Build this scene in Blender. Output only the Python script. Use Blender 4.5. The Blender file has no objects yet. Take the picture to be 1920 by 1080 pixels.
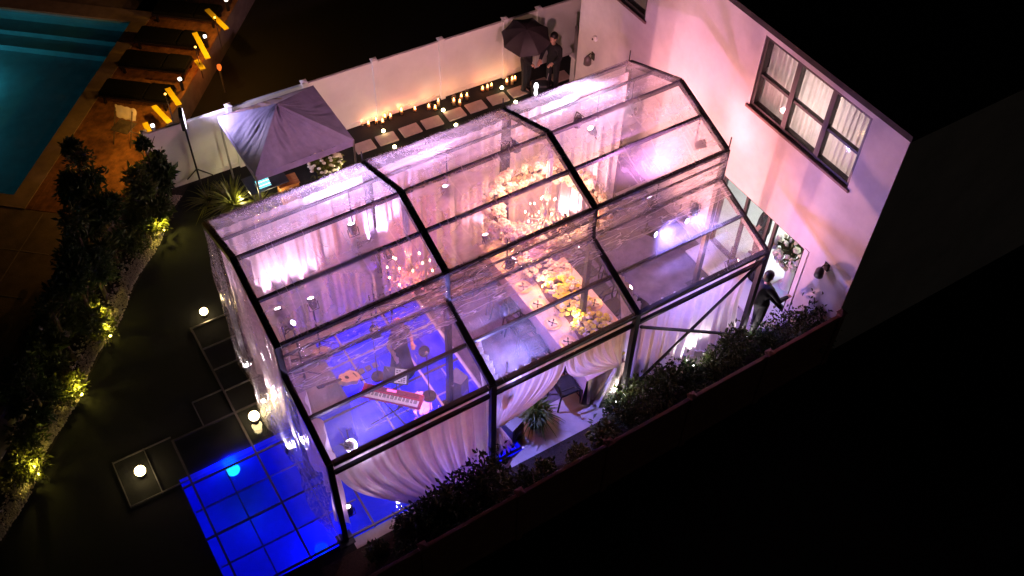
import bpy, math, random
from mathutils import Vector, Matrix, noise
rnd = random.Random(7)
R = math.radians
scene = bpy.context.scene
col = scene.collection

# ------------------------------------------------------------------ camera
CAM = Vector((-2.198, -13.077, 16.596))
yaw, pit, rol = R(-33.0885), R(49.357), R(1.8905)
fwd = Vector((-math.sin(yaw) * math.cos(pit), math.cos(yaw) * math.cos(pit), -math.sin(pit)))
rt0 = Vector((math.cos(yaw), math.sin(yaw), 0)); up0 = rt0.cross(fwd)
rt = math.cos(rol) * rt0 + math.sin(rol) * up0
up = -math.sin(rol) * rt0 + math.cos(rol) * up0
cd = bpy.data.cameras.new('camera'); cam = bpy.data.objects.new('camera', cd); col.objects.link(cam)
M = Matrix((rt, up, -fwd)).transposed().to_4x4(); M.translation = CAM; cam.matrix_world = M
cd.sensor_width = 36; cd.lens = 35.99; cd.clip_end = 3000; cd.clip_start = .1
scene.camera = cam
FPX = 1919.54
def ray(px, py): return fwd + rt * ((px - 960) / FPX) - up * ((py - 540) / FPX)
def atz(px, py, z=0.0):
    d = ray(px, py); return CAM + d * ((z - CAM.z) / d.z)
def aty(px, py, y):
    d = ray(px, py); return CAM + d * ((y - CAM.y) / d.y)
def atx(px, py, x):
    d = ray(px, py); return CAM + d * ((x - CAM.x) / d.x)
# ------------------------------------------------------------------ world, moonlight, exposure
w = bpy.data.worlds.new('World'); scene.world = w; w.use_nodes = True
nt = w.node_tree; bg = nt.nodes['Background']
sky = nt.nodes.new('ShaderNodeTexSky'); sky.sky_type = 'NISHITA'; sky.sun_disc = False
sky.sun_elevation = R(4); sky.sun_rotation = R(200)
nt.links.new(sky.outputs[0], bg.inputs[0]); bg.inputs[1].default_value = 0.0006
sd = bpy.data.lights.new('moon', 'SUN'); sd.energy = 0.004; sd.angle = R(.5); sd.color = (.8, .85, 1)
so = bpy.data.objects.new('moon', sd); col.objects.link(so); so.rotation_euler = (R(50), 0, R(200 + 180))
vs = scene.view_settings; vs.view_transform = 'Standard'; vs.look = 'None'; vs.exposure = 0.8; vs.gamma = 1; vs.use_curve_mapping = False
scene.render.engine = 'CYCLES'
cy = scene.cycles
cy.max_bounces = 10; cy.transparent_max_bounces = 24; cy.diffuse_bounces = 3; cy.glossy_bounces = 3; cy.transmission_bounces = 6
cy.use_denoising = True; cy.sample_clamp_indirect = 6; cy.caustics_reflective = False; cy.caustics_refractive = False
cy.use_light_tree = True

# ------------------------------------------------------------------ materials
MATS = {}
NTH = ['first', 'second', 'third', 'fourth', 'fifth', 'sixth', 'seventh', 'eighth']
def mat(name, color=(.5, .5, .5), rough=.6, metal=0, var=.12, scale=8, bump=.0, bscale=40, emit=None, estr=0, trans=None, spec=.5, stretch=None, color2=None, alpha=None):
    if name in MATS: return MATS[name]
    m = bpy.data.materials.new(name); m.use_nodes = True; N = m.node_tree.nodes; L = m.node_tree.links
    b = N['Principled BSDF']; b.inputs['Roughness'].default_value = rough; b.inputs['Metallic'].default_value = metal
    b.inputs['Specular IOR Level'].default_value = spec
    tc = N.new('ShaderNodeTexCoord'); mp = N.new('ShaderNodeMapping'); L.new(tc.outputs['Object'], mp.inputs[0])
    if stretch: mp.inputs['Scale'].default_value = stretch
    nz = N.new('ShaderNodeTexNoise'); nz.inputs['Scale'].default_value = scale; nz.inputs['Detail'].default_value = 6; nz.inputs['Roughness'].default_value = .62
    L.new(mp.outputs[0], nz.inputs['Vector'])
    cr = N.new('ShaderNodeValToRGB'); c = color
    if color2: c1, c2 = color, color2
    else: c1 = tuple(max(0, x * (1 - var * 1.6)) for x in c); c2 = tuple(min(1, x * (1 + var)) for x in c)
    cr.color_ramp.elements[0].position = .32; cr.color_ramp.elements[1].position = .68
    cr.color_ramp.elements[0].color = (*c1, 1); cr.color_ramp.elements[1].color = (*c2, 1)
    L.new(nz.outputs['Fac'], cr.inputs[0]); L.new(cr.outputs[0], b.inputs['Base Color'])
    if bump:
        n2 = N.new('ShaderNodeTexNoise'); n2.inputs['Scale'].default_value = bscale; n2.inputs['Detail'].default_value = 4
        L.new(mp.outputs[0], n2.inputs['Vector'])
        bp = N.new('ShaderNodeBump'); bp.inputs['Strength'].default_value = bump; bp.inputs['Distance'].default_value = .03
        L.new(n2.outputs['Fac'], bp.inputs['Height']); L.new(bp.outputs[0], b.inputs['Normal'])
    if emit: b.inputs['Emission Color'].default_value = (*emit, 1); b.inputs['Emission Strength'].default_value = estr
    out = N['Material Output']
    if trans:   # thin cloth or leaf: some light passes through
        t = N.new('ShaderNodeBsdfTranslucent'); L.new(cr.outputs[0], t.inputs[0])
        mx = N.new('ShaderNodeMixShader'); mx.inputs[0].default_value = trans
        L.new(b.outputs[0], mx.inputs[1]); L.new(t.outputs[0], mx.inputs[2]); L.new(mx.outputs[0], out.inputs[0])
    MATS[name] = m; return m

def film(name, tint, haze, gloss_rough, ior=1.45, hscale=3.0, bump=.15, bscale=9, stretch=(1, 1, 1), crease_shine=0, cmap=(2.6, .45, .45)):
    """clear vinyl, plexiglass or water surface: mostly see-through, a little milky, glossy"""
    m = bpy.data.materials.new(name); m.use_nodes = True; N = m.node_tree.nodes; L = m.node_tree.links
    N.remove(N['Principled BSDF']); out = N['Material Output']
    tr = N.new('ShaderNodeBsdfTransparent'); tr.inputs[0].default_value = (*tint, 1)
    gl = N.new('ShaderNodeBsdfGlossy'); gl.inputs['Roughness'].default_value = gloss_rough
    tl = N.new('ShaderNodeBsdfTranslucent'); tl.inputs[0].default_value = (.92, .88, .92, 1)
    df = N.new('ShaderNodeBsdfDiffuse'); df.inputs[0].default_value = (.88, .84, .88, 1)
    hz = N.new('ShaderNodeMixShader'); hz.inputs[0].default_value = .35
    L.new(tl.outputs[0], hz.inputs[1]); L.new(df.outputs[0], hz.inputs[2])
    tc = N.new('ShaderNodeTexCoord'); mp = N.new('ShaderNodeMapping'); mp.inputs['Scale'].default_value = stretch
    L.new(tc.outputs['Object'], mp.inputs[0])
    n1 = N.new('ShaderNodeTexNoise'); n1.inputs['Scale'].default_value = hscale; n1.inputs['Detail'].default_value = 7; n1.inputs['Roughness'].default_value = .65
    L.new(mp.outputs[0], n1.inputs['Vector'])
    mr = N.new('ShaderNodeMapRange'); mr.inputs[1].default_value = .3; mr.inputs[2].default_value = .75
    mr.inputs[3].default_value = haze * .25; mr.inputs[4].default_value = haze * 1.9
    L.new(n1.outputs['Fac'], mr.inputs[0])
    hsrc = mr.outputs[0]
    if crease_shine:  # milky lines painted in place of the shine along creases
        m3 = N.new('ShaderNodeMapping'); m3.inputs['Scale'].default_value = cmap; m3.inputs['Rotation'].default_value = (0, 0, .12); L.new(tc.outputs['Object'], m3.inputs[0])
        n3 = N.new('ShaderNodeTexNoise'); n3.inputs['Scale'].default_value = 1.7; n3.inputs['Detail'].default_value = 2; L.new(m3.outputs[0], n3.inputs['Vector'])
        cr3 = N.new('ShaderNodeValToRGB'); els = cr3.color_ramp.elements; els[0].position = .48; els[1].position = .5; els[0].color = (0, 0, 0, 1); els[1].color = (1, 1, 1, 1); e3 = els.new(.52); e3.color = (0, 0, 0, 1)
        L.new(n3.outputs['Fac'], cr3.inputs[0]); ad = N.new('ShaderNodeMath'); ad.operation = 'MULTIPLY_ADD'; ad.use_clamp = True
        L.new(cr3.outputs[0], ad.inputs[0]); ad.inputs[1].default_value = crease_shine; L.new(mr.outputs[0], ad.inputs[2]); hsrc = ad.outputs[0]
    n2 = N.new('ShaderNodeTexNoise'); n2.inputs['Scale'].default_value = bscale; n2.inputs['Detail'].default_value = 3
    L.new(mp.outputs[0], n2.inputs['Vector'])
    bp = N.new('ShaderNodeBump'); bp.inputs['Strength'].default_value = bump; bp.inputs['Distance'].default_value = .05
    L.new(n2.outputs['Fac'], bp.inputs['Height'])
    L.new(bp.outputs[0], gl.inputs['Normal'])
    lw_ = N.new('ShaderNodeLayerWeight'); lw_.inputs[0].default_value = .5; L.new(bp.outputs[0], lw_.inputs['Normal'])
    pw = N.new('ShaderNodeMath'); pw.operation = 'POWER'; L.new(lw_.outputs['Facing'], pw.inputs[0]); pw.inputs[1].default_value = 4.0
    f0 = ((ior - 1) / (ior + 1)) ** 2 * 1.8
    fr = N.new('ShaderNodeMath'); fr.operation = 'MULTIPLY_ADD'; L.new(pw.outputs[0], fr.inputs[0]); fr.inputs[1].default_value = .75; fr.inputs[2].default_value = f0
    m1 = N.new('ShaderNodeMixShader'); L.new(hsrc, m1.inputs[0]); L.new(tr.outputs[0], m1.inputs[1]); L.new(hz.outputs[0], m1.inputs[2])
    m2 = N.new('ShaderNodeMixShader'); L.new(fr.outputs[0], m2.inputs[0]); L.new(m1.outputs[0], m2.inputs[1]); L.new(gl.outputs[0], m2.inputs[2])
    L.new(m2.outputs[0], out.inputs[0]); MATS[name] = m; return m

def glow(name, color, s):
    if name in MATS: return MATS[name]
    m = bpy.data.materials.new(name); m.use_nodes = True; N = m.node_tree.nodes
    e = N.new('ShaderNodeEmission'); e.inputs[0].default_value = (*color, 1); e.inputs[1].default_value = s
    N.remove(N['Principled BSDF']); m.node_tree.links.new(e.outputs[0], N['Material Output'].inputs[0]); MATS[name] = m; return m

black_metal = mat('black_metal', (.012, .009, .012), .45, .2, .2, bump=.05)
grey_metal = mat('grey_metal', (.32, .3, .3), .35, .8, .15)
stucco = mat('stucco', (.76, .71, .69), .85, 0, .10, 1.1, .18, 90)
vinyl_white = mat('vinyl_white', (.78, .76, .74), .45, 0, .04, 2)
cloth_white = mat('cloth_white', (.78, .73, .71), .9, 0, .05, 5, .2, 60, trans=.38)
cloth_table = mat('cloth_table', (.55, .42, .42), .9, 0, .08, 6, .1, 60)
purple_cloth = mat('canopy_cloth', (.29, .26, .46), .55, 0, .12, 4, .25, 14, trans=.12)
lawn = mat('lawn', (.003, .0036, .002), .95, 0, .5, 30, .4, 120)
soil = mat('soil', (.03, .021, .016), .95, 0, .4, 25, .5, 60)
paving = mat('paving', (.46, .42, .41), .6, 0, .14, 2.2, .12, 40)
stone = mat('stepping_stone', (.36, .27, .23), .75, 0, .12, 5, .2, 50)
dark_brown = mat('dark_window_frame', (.03, .016, .016), .5, 0, .2)
wood_a = mat('deck_board', (.30, .13, .045), .55, 0, .35, 6, .1, 50, stretch=(1, 1, 1))
coping = mat('coping_stone', (.34, .24, .14), .8, 0, .15, 4, .1, 50)
pool_tile = mat('pool_tile', (.55, .62, .66), .4, 0, .08, 6)
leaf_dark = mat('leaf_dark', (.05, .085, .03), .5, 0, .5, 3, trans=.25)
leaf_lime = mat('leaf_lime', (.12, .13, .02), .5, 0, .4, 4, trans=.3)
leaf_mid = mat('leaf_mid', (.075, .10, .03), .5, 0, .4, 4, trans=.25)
bark = mat('bark', (.09, .065, .045), .9, 0, .3, 12, .5, 40)
skin_m = mat('skin', (.55, .32, .23), .5, 0, .05)
black_cloth = mat('black_cloth', (.012, .011, .014), .85, 0, .3, 10, .2, 50)
hair_black = mat('hair_black', (.012, .009, .008), .5, 0, .3, 30)
hair_red = mat('hair_red', (.32, .02, .025), .5, 0, .3, 30)
black_plastic = mat('black_plastic', (.018, .017, .02), .4, 0, .2)
vin_roof = film('clear_vinyl', (.97, .94, .97), .25, .07, 1.55, .9, .4, 3.2, (1, 2.2, 1), .10, (1.6, .3, .3))
vin_low = film('clear_vinyl_low', (.97, .95, .97), .17, .06, 1.55, 1.0, .4, 3.2, (1, 2.2, 1), .09, (1.6, .3, .3))
vin_wall = film('clear_vinyl_wrinkled', (.95, .92, .95), .24, .05, 1.75, 2.4, 1.0, 5, (1, 4, 4), .6, (.8, 5, 5))
plexi = film('plexiglass', (.93, .95, .97), .02, .03, 1.4, 4, .03, 4)
water_m = film('water_surface', (.80, .88, .98), .004, .015, 1.33, 3, .25, 2.5)
blue_water = film('blue_water_surface', (.26, .42, .97), .004, .015, 1.33, 3, .25, 2.5)
teal_water = film('teal_water_surface', (.34, .74, .80), .05, .015, 1.33, 3, .2, 2.0)
glass_m = film('candle_glass', (.96, .95, .94), .03, .03, 1.3, 4, .02)
pane_m = film('window_glass', (.93, .92, .93), .02, .03, 1.12, 4, .02)

# ------------------------------------------------------------------ mesh helpers
class MB:
    def __init__(s): s.v = []; s.f = []; s.m = []
    def add(s, vs, fs, mi=0):
        o = len(s.v); s.v += [tuple(p) for p in vs]; s.f += [tuple(i + o for i in f) for f in fs]; s.m += [mi] * len(fs)
    def box(s, a, b, mi=0, rot=None, at=(0, 0, 0), bev=0):
        x0, y0, z0 = a; x1, y1, z1 = b
        if bev:
            t = bev; P = []
            for z, i in ((z0, t), (z0 + t, 0), (z1 - t, 0), (z1, t)):
                P.append([(x0 + i + t, y0 + i, z), (x1 - i - t, y0 + i, z), (x1 - i, y0 + i + t, z), (x1 - i, y1 - i - t, z), (x1 - i - t, y1 - i, z), (x0 + i + t, y1 - i, z), (x0 + i, y1 - i - t, z), (x0 + i, y0 + i + t, z)])
            vs = [p for r_ in P for p in r_]; fs = [tuple(range(7, -1, -1)), tuple(range(24, 32))]
            for k in range(3):
                for j in range(8): fs.append((k * 8 + j, k * 8 + (j + 1) % 8, k * 8 + 8 + (j + 1) % 8, k * 8 + 8 + j))
        else:
            vs = [(x0, y0, z0), (x1, y0, z0), (x1, y1, z0), (x0, y1, z0), (x0, y0, z1), (x1, y0, z1), (x1, y1, z1), (x0, y1, z1)]
            fs = [(3, 2, 1, 0), (4, 5, 6, 7), (0, 1, 5, 4), (1, 2, 6, 5), (2, 3, 7, 6), (3, 0, 4, 7)]
        if rot is not None: vs = [rot @ Vector(p) + Vector(at) for p in vs]
        elif at != (0, 0, 0): vs = [Vector(p) + Vector(at) for p in vs]
        s.add(vs, fs, mi); return s
    def beam(s, a, b, w, h, mi=0, upv=Vector((0, 0, 1))):
        a = Vector(a); b = Vector(b); d = (b - a); ln = d.length; d.normalize()
        x = d.cross(upv)
        if x.length < 1e-4: x = Vector((1, 0, 0))
        x.normalize(); y = x.cross(d)
        m_ = Matrix((x, d, y)).transposed()
        return s.box((-w / 2, 0, -h / 2), (w / 2, ln, h / 2), mi, m_, a)
    def tube(s, pts, rad, n=8, mi=0, cap=True):
        pts = [Vector(p) for p in pts]; k = len(pts)
        if not hasattr(rad, '__len__'): rad = [rad] * k
        vs = []; px = None
        for i, p in enumerate(pts):
            d = (pts[min(i + 1, k - 1)] - pts[max(i - 1, 0)])
            if d.length < 1e-9: d = Vector((0, 0, 1))
            d.normalize()
            if px is None: px = d.orthogonal().normalized()
            px = (px - d * px.dot(d))
            if px.length < 1e-6: px = d.orthogonal()
            px.normalize(); py = d.cross(px)
            for j in range(n):
                t = 2 * math.pi * j / n; vs.append(p + (px * math.cos(t) + py * math.sin(t)) * rad[i])
        fs = []
        for i in range(k - 1):
            for j in range(n): fs.append((i * n + j, i * n + (j + 1) % n, (i + 1) * n + (j + 1) % n, (i + 1) * n + j))
        if cap: fs += [tuple(range(n - 1, -1, -1)), tuple(range((k - 1) * n, k * n))]
        s.add(vs, fs, mi); return s
    def lathe(s, prof, n=16, at=(0, 0, 0), mi=0, rot=None):
        vs = []; k = len(prof); at = Vector(at)
        for r_, z in prof:
            for j in range(n):
                t = 2 * math.pi * j / n; p = Vector((r_ * math.cos(t), r_ * math.sin(t), z))
                vs.append((rot @ p if rot else p) + at)
        fs = []
        for i in range(k - 1):
            for j in range(n): fs.append((i * n + j, i * n + (j + 1) % n, (i + 1) * n + (j + 1) % n, (i + 1) * n + j))
        if prof[0][0] > 1e-5: fs.append(tuple(range(n - 1, -1, -1)))
        if prof[-1][0] > 1e-5: fs.append(tuple(range((k - 1) * n, k * n)))
        s.add(vs, fs, mi); return s
    def ball(s, c, r_, n=12, k=8, mi=0, sc=(1, 1, 1), rot=None):
        c = Vector(c); vs = []; fs = []
        for i in range(k + 1):
            ph = math.pi * i / k
            for j in range(n):
                t = 2 * math.pi * j / n
                p = Vector((math.sin(ph) * math.cos(t) * sc[0], math.sin(ph) * math.sin(t) * sc[1], -math.cos(ph) * sc[2])) * r_
                vs.append((rot @ p if rot else p) + c)
        for i in range(k):
            for j in range(n): fs.append((i * n + j, i * n + (j + 1) % n, (i + 1) * n + (j + 1) % n, (i + 1) * n + j))
        s.add(vs, fs, mi); return s
    def capsule(s, a, b, ra, rb, n=12):
        a = Vector(a); b = Vector(b); d = (b - a).normalized()
        pts = []; rr = []
        for t in (90, 60, 30): pts.append(a - d * ra * math.sin(R(t))); rr.append(max(1e-4, ra * math.cos(R(t))))
        for t in (0, .5, 1): pts.append(a.lerp(b, t)); rr.append(ra + (rb - ra) * t)
        for t in (30, 60, 90): pts.append(b + d * rb * math.sin(R(t))); rr.append(max(1e-4, rb * math.cos(R(t))))
        return s.tube(pts, rr, n)
    def grid(s, fn, nu, nv, mi=0):
        vs = [fn(i / nu, j / nv) for j in range(nv + 1) for i in range(nu + 1)]
        fs = [(j * (nu + 1) + i, j * (nu + 1) + i + 1, (j + 1) * (nu + 1) + i + 1, (j + 1) * (nu + 1) + i) for j in range(nv) for i in range(nu)]
        s.add(vs, fs, mi); return s
    def mesh(s, name, mats, smooth=False):
        me = bpy.data.meshes.new(name); me.from_pydata(s.v, [], s.f); me.update()
        for m_ in (mats if isinstance(mats, (list, tuple)) else [mats]): me.materials.append(m_)
        if any(s.m): me.polygons.foreach_set('material_index', s.m)
        if smooth: me.polygons.foreach_set('use_smooth', [True] * len(s.f))
        return me
    def build(s, name, mats, parent=None, smooth=False, **k):
        return link(name, s.mesh(name, mats, smooth), parent, **k)
def tag(o, label=None, cat=None, group=None, kind=None):
    if label: o['label'] = label
    if cat: o['category'] = cat
    if group: o['group'] = group
    if kind: o['kind'] = kind
    return o
def link(name, data, parent=None, loc=None, rot=None, scale=None, **k):
    o = bpy.data.objects.new(name, data); col.objects.link(o)
    if parent: o.parent = parent
    if loc is not None: o.location = loc
    if rot is not None: o.rotation_euler = rot
    if scale is not None: o.scale = scale
    return tag(o, **k)
def thing(name, label, cat, loc=(0, 0, 0), rz=0, group=None):
    return link(name, None, loc=loc, rot=(0, 0, rz), label=label, cat=cat, group=group)
def copy_tree(o, parent=None):
    c = o.copy(); col.objects.link(c); c.parent = parent
    for ch in list(o.children):
        copy_tree(ch, c)
    return c
def lamp(parent, kind, color, power, loc=(0, 0, 0), aim=None, size=.05, angle=60, blend=.5, name='lamp_light'):
    d = bpy.data.lights.new(name, kind); d.color = color; d.energy = power
    if kind == 'SPOT': d.spot_size = R(angle); d.spot_blend = blend
    d.shadow_soft_size = size
    o = bpy.data.objects.new(name, d); col.objects.link(o); o.parent = parent; o.location = loc
    if aim is not None: o.rotation_euler = Vector(aim).to_track_quat('-Z', 'Y').to_euler()
    return o
def aim_rot(v, axis='Z'): return Vector(v).to_track_quat(axis, 'Y').to_matrix()

# ------------------------------------------------------------------ foliage
def leaves(n, rad, size, seed, solid=.35, lo=-1.0, spread=1.0, lw=.45):
    r_ = random.Random(seed); mb = MB(); rx, ry, rz = rad
    off = Vector((seed * 3.1, seed * 1.7, 0))
    c = 0
    while c < n:
        d = Vector((r_.gauss(0, 1), r_.gauss(0, 1), r_.gauss(0, 1))).normalized()
        if d.z < lo: continue
        q = r_.random() ** solid
        bumpy = .72 + .55 * noise.noise(d * 2.3 + off) + .25 * noise.noise(d * 6 + off)
        if noise.noise(d * 3.7 * q + off) < -.22: continue
        p = Vector((d.x * rx, d.y * ry, d.z * rz)) * q * bumpy * spread
        a = Vector((r_.gauss(0, 1), r_.gauss(0, 1), r_.gauss(0, .7) + .2)) + d * .8; a.normalize()
        b = a.orthogonal().normalized(); b = (Matrix.Rotation(r_.random() * 6.28, 3, a) @ b)
        l = size * (.6 + .8 * r_.random()); ww = l * lw
        mid = p + a * l * .5
        nn = a.cross(b) * l * .12
        mb.add([p, mid + b * ww * .5 - nn, p + a * l, mid - b * ww * .5 - nn, mid + nn], [(0, 1, 4), (1, 2, 4), (2, 3, 4), (3, 0, 4)])
        c += 1
    return mb
def blades(n, length, width, seed, tilt=(15, 80), droop=.35):
    r_ = random.Random(seed); mb = MB()
    for i in range(n):
        az = r_.random() * 6.283; el = R(90 - r_.uniform(*tilt)); L_ = length * r_.uniform(.65, 1.1)
        d = Vector((math.cos(az) * math.cos(el), math.sin(az) * math.cos(el), math.sin(el))); sd_ = Vector((-math.sin(az), math.cos(az), 0))
        vs = []
        for k in range(5):
            t = k / 4; p = d * L_ * t + Vector((0, 0, -droop * L_ * t * t)); ww = width * (1 - t) ** .7 + .002
            vs += [p - sd_ * ww, p + sd_ * ww]
        mb.add(vs, [(2 * k, 2 * k + 1, 2 * k + 3, 2 * k + 2) for k in range(4)])
    return mb
def stems(h, n, seed, r0=.02, spread=.35):
    r_ = random.Random(seed); mb = MB()
    for i in range(n):
        a = 6.283 * i / n + r_.random(); p = [Vector((0, 0, 0))]
        for k in range(1, 5):
            t = k / 4; p.append(Vector((math.cos(a) * spread * t * t + r_.gauss(0, .02), math.sin(a) * spread * t * t + r_.gauss(0, .02), h * t)))
        mb.tube(p, [r0 * (1 - .2 * k) for k in range(5)], 6)
    return mb
PLANT = {}
def plant(name, label, cat, loc, h, rad, kind, seed, n=700, size=.07, m=None, group=None, trunk=.3, solid=.35):
    e = thing(name, label, cat, loc, rnd.random() * 6.28, group)
    key = (kind, seed, n, size, tuple(rad), h)
    if key not in PLANT:
        lf = leaves(n, rad, size, seed, solid); st = stems(h, 5, seed, .012 + .008 * h, rad[0] * .5)
        PLANT[key] = (lf.mesh('foliage', m or leaf_dark), st.mesh('stem', bark, True))
    a, b = PLANT[key]
    link('foliage' if kind != 'tree' else 'crown', a, e, (0, 0, h)); link('stem' if kind != 'tree' else 'trunk', b, e)
    return e

# ------------------------------------------------------------------ the setting
AX = Vector((.647, .763, 0)); NX = Vector((.763, -.647, 0))        # along / across the terrace edge
def SN(s, n, z=0.0): return AX * s + NX * n + Vector((0, 0, z))
ROT_SN = Matrix((AX, NX * -1, Vector((0, 0, 1)))).transposed()      # local x along, local -y towards the tent
TH = .70                                                            # terrace height
# tent pool basin (blue)
PX0, PX1, PY0, PY1 = -2.08, 3.66, -4.66, -.32
PXI, PYI = 1.35, -1.98                                              # the notch: outside the tent the pool starts at PYI
def L_ring(z): return [(PX0, PY0, z), (PX1, PY0, z), (PX1, PY1, z), (PXI, PY1, z), (PXI, PYI, z), (PX0, PYI, z)]
# ground: a sheet with the pool cut out
g = MB(); B = 400
xs = [-B, PX0, PXI, PX1, B]; ys = [-B, PY0, PYI, PY1, B]
for i in range(4):
    for j in range(4):
        if i in (1, 2) and j == 1 or (i == 2 and j == 2): continue
        g.add([(xs[i], ys[j], 0), (xs[i + 1], ys[j], 0), (xs[i + 1], ys[j + 1], 0), (xs[i], ys[j + 1], 0)], [(0, 1, 2, 3)])
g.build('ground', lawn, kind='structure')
b = MB(); t_, bt = L_ring(-.001), L_ring(-1.3)
b.add(t_ + bt, [(i, i + 6, (i + 1) % 6 + 6, (i + 1) % 6) for i in range(6)])
b.add([(PX0, PY0, -1.3), (PX1, PY0, -1.3), (PX1, PYI, -1.3), (PX0, PYI, -1.3), (PXI, PYI, -1.3), (PX1, PY1, -1.3), (PXI, PY1, -1.3)], [(0, 1, 2, 4, 3), (4, 2, 5, 6)])
blue_tile = mat('blue_pool_tile', (.22, .26, .62), .35, 0, .06, 5)
b.build('pool_basin', blue_tile, kind='structure')
b = MB(); r6 = L_ring(-.16); b.add(r6, [(0, 1, 2, 3, 4, 5)]); b.build('pool_water', blue_water, kind='structure')
# paved floor under the tent and out to the planting bed, around the pool
pv = MB(); z = .004
for x0, y0, x1, y1 in ((PX1, PY0, 10.05, 0.1), (PX0 + 2.0, PYI, PXI, .1), (PXI, PY1, PX1, .1), (.1, -4.88, 10.05, PY0)):
    pv.add([(x0, y0, z), (x1, y0, z), (x1, y1, z), (x0, y1, z)], [(0, 1, 2, 3)])
pv.build('paved_floor', paving, kind='structure')
cpt = MB(); cpt.box((3.72, -4.05, .005), (9.85, -.02, .012)); cpt.build('carpet', mat('carpet', (.13, .105, .125), .95, 0, .25, 4, .3, 90), kind='structure')
sb = MB(); sb.add([(-.6, -6.05, .003), (10.05, -6.05, .003), (10.05, -4.885, .003), (-.6, -4.885, .003)], [(0, 1, 2, 3)]); sb.build('planting_bed', soil, kind='structure')
# raised terrace with the neighbouring pool
def quad(mb, s0, n0, s1, n1, z_): mb.add([SN(s0, n0, z_), SN(s1, n0, z_), SN(s1, n1, z_), SN(s0, n1, z_)], [(0, 1, 2, 3)])
def sn_of(px, py, z_): 
    p = atz(px, py, z_); return p.dot(AX), p.dot(NX)
TE = -3.66; PE = -5.64; S0 = sn_of(60, 385, TH)[0]; S1 = 30.0; PW = S0 + 6.75
tm = MB()
tm.add([SN(-8, TE, 0), SN(S1, TE, 0), SN(S1, TE, TH), SN(-8, TE, TH)], [(0, 1, 2, 3)])
tm.build('terrace_wall', mat('terrace_stone', (.16, .14, .15), .9, 0, .2, 4, .3, 20), kind='structure')
tp = MB()
quad(tp, -8, TE, S0 - .14, -16, TH)                       # paved part south of the pool
quad(tp, S0 - .14, TE, S1, PE + .0, TH - .03)             # bed under the deck boards
quad(tp, PW + .5, PE - .5, S1, -16, TH); quad(tp, S0 - .14, -14.6, PW + .5, -16, TH)
terr_pave = mat('terrace_paving', (.22, .155, .085), .8, 0, .2, 3, .2, 30)
tp.build('terrace', terr_pave, kind='structure')
jo = MB()
for n_ in (-5.2, -6.4, -7.6):
    jo.beam(SN(-6, n_, TH + .002), SN(S0 - .2, n_, TH + .002), .022, .006)
for k in range(3):
    jo.beam(SN(S0 - 1.3 - 1.2 * k, TE - .9, TH + .002), SN(S0 - 1.3 - 1.2 * k, -10, TH + .002), .022, .006)
jo.build('paving_joint', mat('joint', (.34, .27, .18), .9), kind='structure')
cp = MB()
def bar_sn(mb, s0, n0, s1, n1, z0, z1, mi=0):
    p = [SN(s0, n0, z0), SN(s1, n0, z0), SN(s1, n1, z0), SN(s0, n1, z0), SN(s0, n0, z1), SN(s1, n0, z1), SN(s1, n1, z1), SN(s0, n1, z1)]
    mb.add(p, [(0, 1, 2, 3), (7, 6, 5, 4), (4, 5, 1, 0), (5, 6, 2, 1), (6, 7, 3, 2), (7, 4, 0, 3)], mi)
bar_sn(cp, S0 - .14, PE, PW + .5, PE - .42, TH - .03, TH + .02); bar_sn(cp, S0 - .14, PE - .42, S0 + .22, -14.6, TH - .03, TH + .02); bar_sn(cp, PW, PE - .42, PW + .5, -14.6, TH - .03, TH + .02)
cp.build('pool_coping', coping, kind='structure')
nb = MB()
sa, sb_, na, nb_ = S0 + .2, PW + .02, PE - .40, -14.6
for (p, q) in (((sa, na), (sb_, na)), ((sb_, na), (sb_, nb_)), ((sb_, nb_), (sa, nb_)), ((sa, nb_), (sa, na))):
    nb.add([SN(*p, .02), SN(*q, .02), SN(*q, TH - .02), SN(*p, TH - .02)], [(0, 1, 2, 3)])
nb.add([SN(sa, na, .02), SN(sb_, na, .02), SN(sb_, nb_, .02), SN(sa, nb_, .02)], [(0, 1, 2, 3)])
# steps at the far end of the pool
bar_sn(nb, PW - .45, na - .002, PW + .018, nb_ + .002, 0.03, TH - .36); bar_sn(nb, PW - .9, na - .002, PW - .452, nb_ + .002, 0.03, TH - .5)
nb.build('swimming_pool_basin', mat('teal_tile', (.25, .47, .52), .4, 0, .1, 3), kind='structure')
wt = MB(); wt.add([SN(sa, na, TH - .1), SN(sb_, na, TH - .1), SN(sb_, nb_, TH - .1), SN(sa, nb_, TH - .1)], [(0, 1, 2, 3)]); wt.build('swimming_pool_water', teal_water, kind='structure')
for k, s_ in enumerate((PW - 2.6, S0 + 1.6)):
    e = thing('underwater_lamp', ['round underwater lamp by the steps of the teal swimming pool', 'round underwater lamp by the stepless end of the teal pool'][k], 'lamp', SN(s_, -9.6, .03), group='lamps of the teal pool')
    MB().lathe([(.001, 0), (.12, 0), (.12, .05), (.001, .05)], 16).build('lens', glow('teal_lens', (.3, .9, 1), 2), e)
    lamp(e, 'POINT', (.11, .43, .50), 30, (0, 0, .35), size=.2)
deck = link('deck', None, kind='structure')
k = 0; n_ = TE - .02
while n_ - .135 > PE + .0:
    d_ = MB(); bar_sn(d_, S0 - .13, n_, S1 - 14, n_ - .132, TH - .03, TH + .004 + .002 * (k % 2)); d_.build('deck_board', wood_a, deck); n_ -= .14; k += 1

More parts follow.
